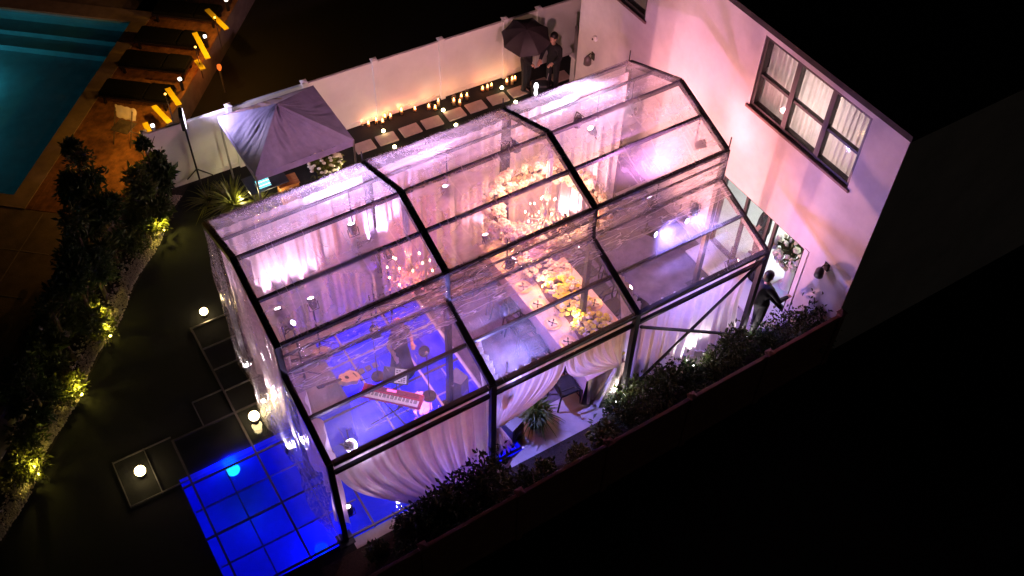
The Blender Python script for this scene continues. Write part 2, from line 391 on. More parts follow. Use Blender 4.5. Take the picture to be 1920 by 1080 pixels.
# ------------------------------------------------------------------ the building
BX = 10.05; BY0, BY1, BZ = -5.9, 3.2, 5.76
house = thing('house', 'pink-lit white stucco house with dark framed windows behind the clear tent', 'house', (BX, 0, 0))
DOOR = (-4.68, -2.2, 0.0, 2.06); WIN = (-5.10, -2.42, 4.05, 5.64); WIN2 = (.93, 3.0, 3.95, 5.6)
def wall_with(ops, y0, y1, z0, z1, th):
    yb = sorted({y0, y1, *[o[0] for o in ops], *[o[1] for o in ops]}); zb = sorted({z0, z1, *[o[2] for o in ops], *[o[3] for o in ops]})
    mb = MB()
    for i in range(len(yb) - 1):
        for j in range(len(zb) - 1):
            cy_, cz_ = (yb[i] + yb[i + 1]) / 2, (zb[j] + zb[j + 1]) / 2
            if any(o[0] < cy_ < o[1] and o[2] < cz_ < o[3] for o in ops): continue
            for x_ in (0, th):
                mb.add([(x_, yb[i], zb[j]), (x_, yb[i + 1], zb[j]), (x_, yb[i + 1], zb[j + 1]), (x_, yb[i], zb[j + 1])], [(0, 1, 2, 3) if x_ else (3, 2, 1, 0)])
    for a_, b_, c_, d_ in ops:
        for p, q in (((a_, c_), (b_, c_)), ((b_, c_), (b_, d_)), ((b_, d_), (a_, d_)), ((a_, d_), (a_, c_))):
            mb.add([(0, *p), (0, *q), (th, *q), (th, *p)], [(0, 1, 2, 3)])
    return mb
wall_with([DOOR, WIN, WIN2], BY0, BY1, 0, BZ, .22).build('wall', stucco, house)
m_ = MB()
m_.add([(0, BY0, 0), (12, BY0, 0), (12, BY0, BZ), (0, BY0, BZ)], [(0, 1, 2, 3)]); m_.build('wall', stucco, house)
m_ = MB(); m_.add([(0, BY1, 0), (12, BY1, 0), (12, BY1, BZ), (0, BY1, BZ)], [(3, 2, 1, 0)]); m_.build('wall', stucco, house)
m_ = MB(); m_.box((-.03, BY0 - .03, BZ), (12, BY1 + .03, BZ + .05)); m_.box((-.03, BY0 - .03, BZ + .05), (.22, BY1 + .03, BZ + .12))
m_.build('roof', mat('dark_roof', (.035, .026, .024), .9, 0, .3, 6), house)
# upper rooms behind the glass
for o_ in (WIN, WIN2):
    m_ = MB(); a_, b_, c_, d_ = o_; X0, X1 = .24, 1.4
    a_ -= .3; b_ += .05; c_ -= .6
    m_.add([(X1, a_, c_), (X1, b_, c_), (X1, b_, d_), (X1, a_, d_)], [(0, 1, 2, 3)]); m_.add([(X0, a_, c_), (X1, a_, c_), (X1, b_, c_), (X0, b_, c_)], [(0, 1, 2, 3)])
    m_.build('inner_room', stucco, house)
def window(o_, n, label):
    a_, b_, c_, d_ = o_; wd = (b_ - a_) / n
    e = link('window', None, house, label=label)
    fr = MB(); t = .07
    fr.box((.03, a_, c_), (.16, b_, c_ + t)); fr.box((.03, a_, d_ - t), (.16, b_, d_))
    for k in range(n + 1):
        y = a_ + wd * k; tt = .055 if 0 < k < n else .0
        y0, y1 = (y, y + t) if k == 0 else ((y - t, y) if k == n else (y - tt, y + tt)); fr.box((.03, y0, c_ + t), (.16, y1, d_ - t))
    fr.build('frame', dark_brown, e)
    mid = c_ + (d_ - c_) * .46
    for k in range(n):
        y0 = a_ + wd * k + .06; y1 = a_ + wd * (k + 1) - .06
        MB().box((.05, y0, mid - .028), (.14, y1, mid + .028)).build('mullion', dark_brown, e)
        for z0, z1 in ((c_ + t, mid - .028), (mid + .028, d_ - t)):
            MB().box((.085, y0, z0), (.095, y1, z1)).build('pane', pane_m, e)
    MB().box((-.035, a_ - .06, c_ - .07), (.1, b_ + .08, c_ - .002), bev=.01).build('sill', mat('sill', (.25, .15, .13), .7), e)
    return e
window(WIN, 3, 'wide triple sash window with pale curtains'); window(WIN2, 2, 'double sash window at the roof edge')
curtain_m = mat('curtain', (.80, .77, .74), .9, 0, .08, 4, trans=.3)
for k in range(3):
    wd = (WIN[1] - WIN[0]) / 3; y0 = WIN[0] + wd * k + .03; y1 = y0 + wd - .06
    def fn(u, v, y0=y0, y1=y1, k=k):
        return (BX + .22 + .035 * math.sin(u * 42 + k * 2 + math.sin(v * 2 + u * 9)) + .015 * math.sin(u * 97), y0 + (y1 - y0) * u, WIN[2] - .1 + (WIN[3] - WIN[2]) * v)
    MB().grid(fn, 60, 6).build('curtain', curtain_m, smooth=True, label=['pale pleated curtain behind the window pane next to the house corner', 'pale pleated curtain behind the middle pane of the triple window', 'pale pleated curtain behind the pane of the triple window farthest from the house corner'][k], cat='curtain', group='curtains of the wide window')
e = thing('ceiling_lamp', 'small added warm lamp in the upstairs room behind the curtains', 'lamp', (BX + 1.15, -3.76, 4.95)); MB().ball((0, 0, 0), .06).build('bulb', glow('warm_bulb', (1, .7, .4), 3), e); lamp(e, 'POINT', (1, .78, .72), 85, (0, 0, -.1), size=.25)  # unseen lamp, added to brighten the curtains from behind
# ground floor room and sliding door
m_ = MB(); X1 = 4.4
m_.add([(.22, -5.6, .012), (X1, -5.6, .012), (X1, -.4, .012), (.22, -.4, .012)], [(0, 1, 2, 3)]); m_.add([(.22, -5.6, 2.6), (X1, -5.6, 2.6), (X1, -.4, 2.6), (.22, -.4, 2.6)], [(3, 2, 1, 0)])
m_.add([(X1, -5.6, .012), (X1, -.4, .012), (X1, -.4, 2.6), (X1, -5.6, 2.6)], [(0, 1, 2, 3)])
for y in (-5.6, -.4): m_.add([(.22, y, .012), (X1, y, .012), (X1, y, 2.6), (.22, y, 2.6)], [(0, 1, 2, 3)])
m_.build('inner_room', mat('white_room', (.8, .82, .8), .6, 0, .03), house)
dr = link('door', None, house, label='open sliding glass door with black frame and white threshold')
for y in (-4.68, -3.84, -3.64, -2.98, -2.27):
    MB().box((.06, y, .02), (.13, y + .07, 2.06)).build('frame', black_metal, dr)
MB().box((.05, -4.61, 1.99), (.14, -2.2, 2.056)).build('head', black_metal, dr)
for y0, y1 in ((-3.57, -2.98), (-2.91, -2.27)):
    MB().box((.09, y0, .03), (.1, y1, 1.99)).build('pane', pane_m, dr)
MB().box((-.62, -4.82, .005), (.05, -2.2, .05), bev=.008).build('threshold', vinyl_white, dr)
MB().box((-.02, -4.80, .05), (.05, -4.69, 2.1)).build('door_trim', vinyl_white, dr)
e = thing('ceiling_lamp', 'bright white lamp on the ceiling of the ground floor room', 'lamp', (BX + 1.5, -3.7, 2.55)); MB().lathe([(.001, -.04), (.2, -.04), (.22, 0), (.001, .01)], 20).build('diffuser', glow('white_panel', (1, 1, .96), 4), e)
lamp(e, 'POINT', (.93, 1, .96), 75, (0, 0, -.35), size=.2)
def sconce(y, z, label):
    e = thing('wall_sconce', label, 'wall lamp', (BX, y, z), group='wall sconces of the house')
    MB().box((-.02, -.06, -.1), (-.001, .06, .1), bev=.005).build('back_plate', black_metal, e)
    MB().tube([(-.02, 0, .04), (-.09, 0, .1), (-.15, 0, .08)], .012, 8).build('arm', black_metal, e)
    MB().lathe([(.03, .06), (.085, -.02), (.09, -.17), (.06, -.18)], 14, (-.16, 0, 0)).build('lamp_shade', mat('sconce_shade', (.12, .09, .09), .5), e, True)
sconce(2.56, 1.98, 'unlit dark wall sconce on the house wall beside the side gate')
sconce(-5.28, 2.13, 'unlit dark wall sconce on the house wall beside the sliding door')
e = thing('security_camera', 'small white dome camera with black lens on the house wall', 'camera', (BX, 2.52, 2.5))
MB().ball((-.03, 0, 0), .07, sc=(.7, 1, 1)).build('dome', vinyl_white, e, True); MB().ball((-.075, .03, -.015), .028).build('lens', black_plastic, e, True)

# ------------------------------------------------------------------ fences
def fence(name, label, p0, p1, posts, h, fm=None):
    fm = fm or vinyl_white
    p0 = Vector(p0); p1 = Vector(p1); d = (p1 - p0); ln = d.length; d.normalize(); ang = math.atan2(d.y, d.x)
    e = thing(name, label, 'fence', p0, ang)
    for a_, b_ in zip(posts[:-1], posts[1:]):
        MB().box((a_ + .06, -.022, .05), (b_ - .06, .022, h - .05)).build('panel', fm, e)
        MB().box((a_ + .06, -.035, h - .05), (b_ - .06, .035, h + .02), bev=.008).build('top_rail', fm, e)
        MB().box((a_ + .06, -.032, .03), (b_ - .06, .032, .16), bev=.008).build('bottom_rail', fm, e)
    for a_ in posts:
        MB().box((a_ - .063, -.063, 0), (a_ + .063, .063, h + .06), bev=.006).build('post', fm, e)
        c_ = MB(); c_.box((a_ - .075, -.075, h + .06), (a_ + .075, .075, h + .085)); c_.add([(a_ - .07, -.07, h + .085), (a_ + .07, -.07, h + .085), (a_ + .07, .07, h + .085), (a_ - .07, .07, h + .085), (a_, 0, h + .12)], [(0, 1, 4), (1, 2, 4), (2, 3, 4), (3, 0, 4)])
        c_.build('post_cap', fm, e)
    return e
fence('garden_fence', 'white vinyl fence behind the candles and stepping stone path', (.2, 5.42, 0), (14.0, 4.93, 0), [.0, 1.9, 3.7, 5.45, 7.2, 8.98, 9.95, 11.8, 13.6], 1.72)
fence('boundary_fence', 'dim reddish brown fence beyond the planting bed and draped side', (-5.4, -6.24, 0), (10.0, -6.02, 0), [k * 1.83 + .7 for k in range(9)], 1.52, mat('boundary_paint', (.30, .13, .10), .75, 0, .12, 2.5, .1, 30))
# side gate and utility cabinet by the house corner
e = thing('side_gate', 'tall grey gate leaf standing open at the house corner', 'gate', (BX + .12, 3.26, 0), R(62))
MB().box((0, -.025, .08), (.85, .025, 1.75)).build('leaf', mat('gate_grey', (.36, .32, .33), .6), e)
MB().box((0, -.03, .5), (.85, .03, .58)).build('rail', vinyl_white, e); MB().box((0.78, -.05, .95), (.82, -.025, 1.15)).build('handle', black_metal, e)
e = thing('gate_pillar', 'low white pillar with a flat cap beside the open gate', 'pillar', (10.5, 3.75, 0))
MB().box((-.12, -.12, 0), (.12, .12, 1.0)).build('shaft', stucco, e); MB().box((-.16, -.16, 1.0), (.16, .16, 1.06), bev=.01).build('cap', stucco, e)

# ------------------------------------------------------------------ the clear tent
FX = [0.0, 3.0, 6.0, 9.0]
E0, RDG, VAL, LOW = 3.85, 4.41, 3.09, 2.507
Y1, Y2, Y4 = -1.53, -3.07, -4.61
tent = thing('clear_tent', 'long clear vinyl party tent with black frame and stepped roof', 'tent')
U = Vector((0, 0, 1))
for i, x in enumerate(FX):
    wd = .13 if 0 < i < 3 else .11
    for a_, b_ in (((0, E0), (Y1, RDG)), ((Y1, RDG), (Y2, E0)), ((Y2, VAL), (Y4, LOW))):
        MB().beam((x, a_[0], a_[1]), (x, b_[0], b_[1]), wd, .10).build('rafter', black_metal, tent)
    for y, z0 in ((0, E0), (Y2, E0), (Y4, LOW)):
        pm = MB().box((x - .05, y - .05, 0), (x + .05, y + .05, z0 + .02)); pm.box((x - .14, y - .14, .006), (x + .14, y + .14, .02)); pm.build('post', black_metal, tent)
    if i in (2, 3, 1):
        MB().tube([(x, .03, E0), (x, .03, E0 + .28)], .012, 6).build('pin', black_metal, tent)
MB().tube([(9.05, Y2, E0 - .1), (9.05, Y2, E0 + .3)], .014, 6).build('pin', black_metal, tent)
def mid(a_, b_, t=.5): return (a_[0] + (b_[0] - a_[0]) * t, a_[1] + (b_[1] - a_[1]) * t)
for i in range(3):
    x0, x1 = FX[i] + .06, FX[i + 1] - .06
    for (y, z), wz in (((0, E0), .06), (mid((0, E0), (Y1, RDG)), .045), ((Y1, RDG - .02), .07), (mid((Y1, RDG), (Y2, E0)), .065), ((Y2, E0 - .02), .075),
                       ((Y2 + .0, E0 - .30), .035), ((Y2, VAL + .03), .06), (mid((Y2, VAL), (Y4, LOW)), .06), ((Y4, LOW), .085), ((Y4, LOW - .27), .065)):
        MB().box((x0, y - wz / 2, z - wz / 2), (x1, y + wz / 2, z + wz / 2)).build('purlin', black_metal, tent)
    # roof sheets: slightly slack clear vinyl
    for k, (a_, b_) in enumerate((((.06, E0 - .02), (Y1, RDG)), ((Y1, RDG), (Y2 - .03, E0 - .02)), ((Y2 + .05, VAL + .02), (Y4 - .06, LOW - .02)))):
        def fn(u, v, a_=a_, b_=b_, x0=FX[i], x1=FX[i + 1], sd_=i * 7 + k * 3):
            y, z = mid(a_, b_, v); sag = .03 * math.sin(math.pi * u) * abs(math.sin(2 * math.pi * v)) if True else 0
            nn = noise.noise(Vector((u * 2.2 + sd_, v * 7, sd_))) * .034 + noise.noise(Vector((u * 9 + sd_, v * 12 + u * 5, 3))) * .012
            return (x0 + (x1 - x0) * u, y, z + .062 - sag + nn * math.sin(math.pi * min(1, max(0, u))) ** .5)
        MB().grid(fn, 60, 40).build('roof_panel', vin_low if k == 2 else vin_roof, tent, True)
    # wrinkled valance sheet dropping from the upper eave onto the lower roof
    def fv(u, v, x0=FX[i], x1=FX[i + 1], s_=i * 11):
        x = x0 + .04 + (x1 - x0 - .08) * u
        if v < .72:
            t = v / .72; y = Y2 - .07 - .05 * math.sin(t * math.pi); z = E0 + .03 - (E0 - VAL - .06) * t
        else:
            t = (v - .72) / .28; y = Y2 - .07 - .36 * t; z = VAL + .09 - .13 * t
        amp = .055 * math.sin(math.pi * min(1, v * 1.2))
        nn = noise.noise(Vector((u * 3 + s_, v * 9 + u * 4, s_ * .3))) + .5 * noise.noise(Vector((u * 7 + s_, v * 22 - u * 9, 5)))
        return (x, y - amp * nn * (1 if v < .72 else .1), z + amp * .3 * nn + (.012 if v > .72 else 0))
    MB().grid(fv, 90, 36).build('eave_flap', vin_wall, tent, True)
# X brace on the draped side
MB().beam((6.03, Y4 - .06, .15), (8.97, Y4 - .06, 2.42), .045, .045).build('brace', black_metal, tent)
MB().beam((6.03, Y4 - .11, 2.25), (8.97, Y4 - .11, .1), .045, .045).build('brace', black_metal, tent)
# clear end wall facing the lawn
def roof_z(y): return E0 + (RDG - E0) * (1 - abs(y - Y1) / 1.53) if y > Y2 else VAL + (LOW - VAL) * (y - Y2) / (Y4 - Y2)
def fe(u, v):
    y = -.02 + (Y4 + .02) * u; zt = roof_z(y) - .04
    nn = noise.noise(Vector((u * 6, v * 2.5, 1.5))) * .16 * v + noise.noise(Vector((u * 22, v * 5, 7))) * .035
    return (-.06 - .10 * v + nn, y, zt + (.03 - zt) * v)
MB().grid(fe, 80, 40).build('end_panel', vin_wall, tent, True)

# ------------------------------------------------------------------ drapes
def pleat(u, k, ph): return math.sin(u * k + ph) + .5 * math.sin(u * k * 2.3 + ph * 2 + 1.1) + .3 * math.sin(u * k * .37 + ph)
def drape(label, fn, nu=150, nv=40):
    return MB().grid(fn, nu, nv).build('drape', cloth_white, smooth=True, label=label, cat='drape', group='white drapes of the tent')
ZT = LOW - .08; YD = Y4 + .09
def ease(t): return t * t * (3 - 2 * t)
def d1(u, v):   # bay with the stage: swept towards the second post, low
    x = .1 + 2.8 * u; z = ZT * (1 - v); pull = (1 - u) ** 1.4 * 1.35 * v ** 2.3
    x += pull; z = ZT - (ZT - .03) * v; z = max(.03, z)
    a_ = .03 + .03 * v
    return (x, YD - .16 * v * v + a_ * pleat(u, 62, .4) * (.6 + .5 * v), z)
drape('white drape swept sideways along the stage side of the tent', d1)
def tied(xt0, xt1, xtie, ztie, ph):
    def f(u, v):
        vt = .62
        if v < vt:
            t = v / vt; x0 = xt0 + (xt1 - xt0) * u; far = abs(x0 - xtie) / abs(xt1 - xt0)
            g_ = t ** (1.0 + 1.1 * far) if True else t
            g_ = g_ ** 1.35
            x = x0 + (xtie + .10 * (u - .5) * (1 if xt1 > xt0 else -1) - x0) * g_
            z = ZT + (ztie - ZT) * (t ** (1 - .25 * far)) - .16 * far * math.sin(math.pi * t)
            a_ = .045 * (1 - .65 * t)
        else:
            t = (v - vt) / (1 - vt); x = xtie + (.10 + .42 * t) * (u - .5) * (1 if xt1 > xt0 else -1) + (.16 * t if xtie < 4 else -.22 * t); z = ztie * (1 - t) + .03 * t; a_ = .02 + .04 * t
        return (x, YD + a_ * pleat(u, 46, ph), z)
    return f
drape('white drape tied back to the post nearest the band', tied(3.08, 4.62, 3.16, .98, .2))
drape('white drape tied back to the post by the dining table end', tied(5.92, 4.55, 5.84, 1.0, 1.3))
def d3(u, v):
    x = 6.08 + 2.84 * u; z = ZT + (.03 - ZT) * v; g_ = max(0, u - .72) / .28
    x -= .18 * g_ * math.sin(math.pi * v) ; return (x, YD + (.035 + .025 * v) * pleat(u, 58, 2.1), z)
drape('straight white drape behind the crossed braces', d3)
for i in range(3):   # far wall
    def f(u, v, i=i):
        x = FX[i] + .1 + 2.8 * u; z = E0 - .12 + (.03 - E0 + .12) * v
        return (x, -.12 + (.012 + .05 * min(1, v * 3)) * pleat(u, 50, i * 1.7), z)
    drape(['white drape on the path side wall behind the band', 'white drape on the path side wall behind the flower ring', 'white drape on the path side wall nearest the house'][i], f, 130, 16)
def fend(u, v):
    y = -.2 + (Y4 + .35) * u; zt = roof_z(y) - .2
    return (.16 + (.05 + .05 * v) * pleat(u, 44, .9) + .06 * noise.noise(Vector((u * 5, v * 3, 4))), y, zt + (.5 * abs(noise.noise(Vector((u * 4, 0, 2)))) + .03 - zt) * v)
drape('white drape across the end wall facing the lawn and blue pool', fend, 150, 24)
# full-height gathered drapes inside at the frame posts
for x, lab in ((3.0, 'gathered white drape between the band stage and the dining table'), (6.0, 'gathered white drape between the dining table and the dance floor')):
    def f(u, v, x=x):
        y = Y4 + .12 + .72 * u * (1 - .5 * math.sin(math.pi * v * .8)); return (x + .15 + .04 * pleat(u, 34, x), y, LOW + .05 + .22 * u + (.03 - LOW - .05 - .22 * u) * v)
    drape(lab, f, 60, 16)

# ------------------------------------------------------------------ clear stage over the pool
ZS = .03
stage = thing('clear_stage', 'clear plexiglass stage with metal frame over the blue lit pool', 'stage')
def sbeam(a_, b_, w_=.05): MB().beam(a_, b_, w_ * .8, .03).build('frame_bar', mat('pale_bar', (.62, .6, .6), .4, .2) if min(a_[0], b_[0]) > 1 else grey_metal if w_ < .045 else mat('stage_bar', (.10, .085, .085), .5, .4), stage)
for x in (-1.90, -.66, .56, 1.78, 2.84, 3.66): sbeam((x, -4.66, ZS), (x, (1.27 if x == -.66 else (-1.12 if x < 1 else -.3)), ZS))
for y in (-4.62, -3.38, -2.2): sbeam((-2.1, y, ZS - .001), (3.66, y, ZS - .001))
sbeam((-1.9, -1.14, ZS - .001), (.56, -1.14, ZS - .001)); sbeam((1.3, -1.14, ZS - .001), (3.66, -1.14, ZS - .001))
for x in (-1.28, -.08, 2.3, 3.25): sbeam((x, -4.6, ZS - .006), (x, -2.24, ZS - .006), .028)
for y in (-4.0, -2.78): sbeam((-2.05, y, ZS - .007), (.5, y, ZS - .007), .028); sbeam((1.3, y, ZS - .007), (3.64, y, ZS - .007), .028)
for y in (1.25, .62, .02, -.56): sbeam((-.66, y, ZS - .002), (.24, y, ZS - .002), .026)
sbeam((-1.28, -1.14, ZS - .006), (-1.28, -.5, ZS - .006), .028); sbeam((-1.28, -.5, ZS - .005), (-.66, -.5, ZS - .005), .028)
for x in (-3.0, -2.42): sbeam((x, -1.02, ZS - .003), (x, -2.1, ZS - .003), .022)
sbeam((-3.0, -1.04, ZS - .004), (-1.9, -1.04, ZS - .004), .022); sbeam((-3.0, -2.08, ZS - .004), (-1.9, -2.08, ZS - .004), .022)
xsb = [-1.90, -.66, .56, 1.78, 2.84, 3.66]; ysb = [-4.62, -3.38, -2.2, -1.14]
for a_, b_ in zip(xsb[:-1], xsb[1:]):
    for c_, d_ in zip(ysb[:-1], ysb[1:]):
        if d_ > -2 and a_ < 1.5 and b_ < 1.9 and a_ > -1: pass
        MB().box((a_ + .03, c_ + .03, ZS + .012), (b_ - .03, d_ - .03, ZS + .024)).build('deck_panel', plexi, stage)
def pool_lamp(loc, label, p, c=(.0, .004, 1), bright=False):
    e = thing('underwater_lamp', label, 'lamp', loc, group='lamps of the blue pool')
    MB().lathe([(.001, 0), (.12, 0), (.13, .03), (.001, .05)], 20).build('lens', glow('pool_lens', (.02, .8, 1), 2.2) if 'cyan' in label else glow('pool_lens_blue', (.0, .05, 1), 1.2), e); lamp(e, 'POINT', c, p, (0, 0, .25), size=.12)
pool_lamp((-1.14, -2.08, -.34), 'round cyan underwater lamp glowing in the blue pool outside the tent', 34)
pool_lamp((-.3, -3.9, -1.29), 'added round underwater lamp on the blue pool floor beside the tent wall', 26)  # added lamp, carries the blue glow across the pool
pool_lamp((2.2, -1.4, -1.29), 'round underwater lamp under the singer on the blue pool floor', 80)
pool_lamp((3.1, -3.2, -1.29), 'round underwater lamp under the keyboard on the blue pool floor', 80)

# ------------------------------------------------------------------ stage and garden lamps
def can(loc, aim, color, p, label, kind='SPOT', ang=70, lens=.075, ls=14, body=True, stand=0, group=None, cat='stage light', size=.05, blend=.6, name='stage_light'):
    e = thing(name, label, cat, loc, group=group); ar = aim_rot(aim)
    MB().lathe([(.001, -.2), (.05, -.2), (.08, -.12), (.085, .0), (.08, .02)], 14, rot=ar).build('housing', black_metal, e)
    MB().lathe([(.001, .0), (lens, 0), (lens * .9, .018), (.001, .03)], 16, rot=ar).build('lens', glow('lens_%02x%02x%02x_%d' % (*[int(c * 255) for c in color], ls), tuple(.4 + .6 * c for c in color), ls), e)
    y_ = MB(); y_.tube([ar @ Vector((.1, 0, -.08)), ar @ Vector((.1, 0, -.24)), ar @ Vector((-.1, 0, -.24)), ar @ Vector((-.1, 0, -.08))], .01, 6); y_.build('yoke', black_metal, e)
    if not stand and loc[2] > 1.5:      # hung from the frame above it
        b0 = ar @ Vector((0, 0, -.2)); tz = roof_z(min(0, loc[1])) - loc[2] + .02
        MB().tube([b0, (b0.x, min(b0.y, -loc[1]), tz)], .012, 6).build('hanger', black_metal, e)
    if stand:
        MB().tube([(0, 0, -.2), (0, 0, -stand)], .018, 8).build('pole', black_metal, e)
        for k in range(3):
            a_ = 2.09 * k; MB().tube([(0, 0, -stand + .35), (.35 * math.cos(a_), .35 * math.sin(a_), -stand + .01)], .012, 6).build('leg', black_metal, e)
    lamp(e, kind, color, p * (2.0 if cat == 'stage light' and 'house' not in label and 'far eave' not in label else 1), ar @ Vector((0, 0, .06)), ar @ Vector((0, 0, 1)), size, ang, blend)
    return e
PINK, PURP, WARM, LAV = (1, .30, .38), (.62, .34, 1), (1, .62, .30), (.66, .42, 1)
# far drape washes
can((.72, -.62, 1.75), (0, .35, .6), (.92, .56, .86), 34, 'white stage light on a stand before the drape corner by the lawn', ang=120, stand=1.74, ls=20)
can((1.38, -.62, 1.65), (0, .35, .7), (.92, .58, .88), 34, 'white stage light on a stand behind the guitar', ang=120, stand=1.64, ls=20)
can((.80, -1.15, 1.85), (.5, -.2, .6), LAV, 45, 'lavender stage light on a stand beside the lawn end wall', ang=130, stand=1.84, ls=20)
can((3.05, -.5, 2.0), (-.1, .3, .5), (.62, .42, 1), 80, 'lavender wash light on a tall stand beside the black loudspeaker', ang=130, stand=1.99, ls=22)
can((7.6, -.72, 3.25), (-.35, .15, .7), (.76, .60, 1), 190, 'lavender wash light hung below the far roof slope nearest the house', ang=140, ls=22)
can((2.35, -.72, 3.25), (0, .25, .7), (.72, .52, 1), 70, 'added lavender wash light hung below the far roof slope above the band', ang=140, ls=16)  # added to burn out the roof sheet above it
can((4.3, -.72, 3.25), (0, .25, .7), (.85, .50, .95), 32, 'added lavender wash light hung below the far roof slope beside the flower ring', ang=140, ls=12)  # also added, for a bright patch on the vinyl
can((5.3, -.5, 1.2), (0, .3, .6), (1, .30, .48), 10, 'pink wash light on a stand behind the flower ring', ang=140, stand=1.19)
can((9.12, -2.38, 3.45), (1, -.45, .25), PINK, 34, 'pink flood light clamped to the tent frame facing the house wall', ang=150, ls=22)
can((8.75, -.6, 3.2), (1, .55, .35), (1, .3, .36), 30, 'pink flood light below the roof aimed at the house wall beside the gate', ang=150, ls=14)
can((8.6, -4.35, 2.2), (1, -.55, .6), (1, .28, .32), 14, 'pink flood light under the low eave aimed at the house wall', ang=120, ls=8)
can((7.3, -1.1, .28), (1, -.12, 1.05), (1, .42, .42), 320, 'pink flood light on the floor aimed up at the house wall', ang=105, ls=10)
can((7.6, -2.6, .28), (1, -.35, 1.0), (1, .40, .40), 270, 'pink flood light on the floor beside the chairs aimed at the house', ang=100, ls=10)
can((7.4, -.35, .28), (1, .55, .95), (1, .48, .46), 210, 'pink flood light on the floor at the path side drape aimed at the house', ang=100, ls=10)
can((4.4, .14, 3.45), (.1, 1, -.30), (1, .46, .52), 170, 'added peach flood light under the far eave aimed at the garden fence', ang=120, ls=4)  # added flood, there to brighten the fence
can((7.6, .14, 3.45), (.1, 1, -.30), (1, .44, .50), 170, 'added peach flood light under the far eave aimed at the candle row', ang=120, ls=4)  # second added flood for the fence
# purple wash over the floor
can((8.2, -3.35, 2.85), (-.1, -.05, -1), (.26, .20, 1), 210, 'violet wash light hung under the low roof near the house', ang=140, ls=10)
can((7.3, -3.35, 2.75), (.3, -.9, .10), (.30, .22, 1), 130, 'added violet wash light on the valley beam grazing the low roof near the house', ang=150, ls=12)  # added so that the low vinyl turns violet
can((8.05, -3.35, 2.72), (.1, -.9, .12), (.46, .36, 1), 50, 'added pale violet wash light on the valley beam near the house', ang=150, ls=12)  # added for a paler violet bloom on the low vinyl
can((3.9, -3.5, 2.7), (.05, -.1, -1), (.26, .22, 1), 150, 'violet wash light hung under the low roof beside the dining table', ang=130, ls=10)
can((3.45, -4.35, 1.9), (.2, .25, 1), (.32, .28, 1), 62, 'added violet uplight on the tent post shining at the low roof', ang=130, ls=6)  # added uplight, tints the low roof sheet
can((.55, -4.2, 1.6), (.3, .3, 1), (.62, .46, 1), 22, 'added lavender light on the corner post shining up at the low roof', ang=140, ls=10)  # added for a lavender patch on the corner roof sheet
can((.5, -4.3, 2.25), (.5, .35, -.8), LAV, 16, 'white stage light clamped under the low eave corner', ang=90, ls=24, lens=.11)
can((4.4, -2.95, 3.3), (.5, .1, .5), (.95, .25, .5), 12, 'pink wash light on the valley beam over the dining table', ang=150, ls=8)
can((7.4, -2.95, 3.3), (0, .5, .4), (.72, .26, .72), 75, 'magenta wash light on the valley beam over the dance floor', ang=150, ls=8)
can((1.7, -2.95, 2.9), (.15, -.22, -1), (1, .78, .95), 14, 'added white stage light hung from the valley beam over the keyboard', ang=105, ls=10)  # added to lift the dim instruments on the stage
# floor uplights on the drapes
ul = [(.28, -4.18, .22, (1, .66, .9), 26, 'lavender uplight on the ground at the open corner by the blue pool'),
      (3.12, -4.44, .12, (1, .86, .62), 10, 'warm uplight at the foot of the post beside the fern'),
      (5.72, -4.72, .12, (1, .88, .85), 42, 'bright uplight on the ground at the dining table end'),
      (7.55, -4.82, .12, (1, .86, .88), 34, 'bright uplight in the shrubs below the crossed braces'),
      (8.95, -4.78, .12, (1, .85, .9), 12, 'white uplight at the foot of the post by the sliding door'),
      (-.12, -1.3, .2, (1, .82, .8), 34, 'white uplight against the end wall beside the dark lawn'),
      (-.10, -2.5, .2, (1, .84, .82), 34, 'white uplight against the end wall above the pool edge'),
      (-.08, -.35, .2, (1, .84, .82), 14, 'white uplight against the end wall near the palm')]
for x, y, z_, c_, p_, lab in ul:
    can((x, y, z_), (.15 if x < 0 else 0, .25 if y < -4 else 0, 1), c_, p_, lab, ang=130, lens=.06, ls=14, cat='uplight', name='uplight')
# flood lamps around the outdoor frame
def bulb_lamp(loc, label, p, r_=.09, c=(1, .74, .34), group=None, es=12, h=.0, pole=0, name='flood_lamp', cat='flood lamp'):
    e = thing(name, label, cat, loc, group=group)
    if pole: MB().tube([(0, 0, 0), (0, 0, pole)], .012, 6).build('pole', black_metal, e)
    MB().lathe([(.001, pole), (r_ * .55, pole), (r_ * .6, pole + .02), (r_ * .5, pole + .04), (.01, pole + .045)], 16).build('base', black_metal, e)
    MB().ball((0, 0, pole + .05 + r_ * .7), r_ * .85, sc=(1, 1, .85)).build('bulb', glow('bulb_%02x%02x%02x_%d' % (*[int(q * 255) for q in c], es), c, es), e, True)
    lamp(e, 'POINT', c, p, (0, 0, pole + .08 + r_ * 1.6 + h), size=r_ * .7); return e
bulb_lamp((-.29, 1.45, .02), 'warm round flood lamp on the dark lawn beyond the metal frame', 1.0, .10)
bulb_lamp((-.40, -1.52, .075), 'warm round flood lamp on the frame panel beside the tent end wall', 2.2, .12)
bulb_lamp((-2.62, -1.55, .04), 'warm round flood lamp on the small outlying frame panel', 1.6, .12)
for k, (px, py) in enumerate([(740, 277), (719, 247), (831, 208), (855, 236), (941, 166), (967, 193)]):
    p = atz(px, py, .06); bulb_lamp((p.x, p.y, 0), 'small warm path light on the %s side of the %s stone pair' % (('tent', 'fence', 'fence', 'tent', 'fence', 'tent')[k], NTH[k // 2]), .45, .055, (1, .84, .40), 'path lights along the stepping stones', 14, name='path_light', cat='path light')

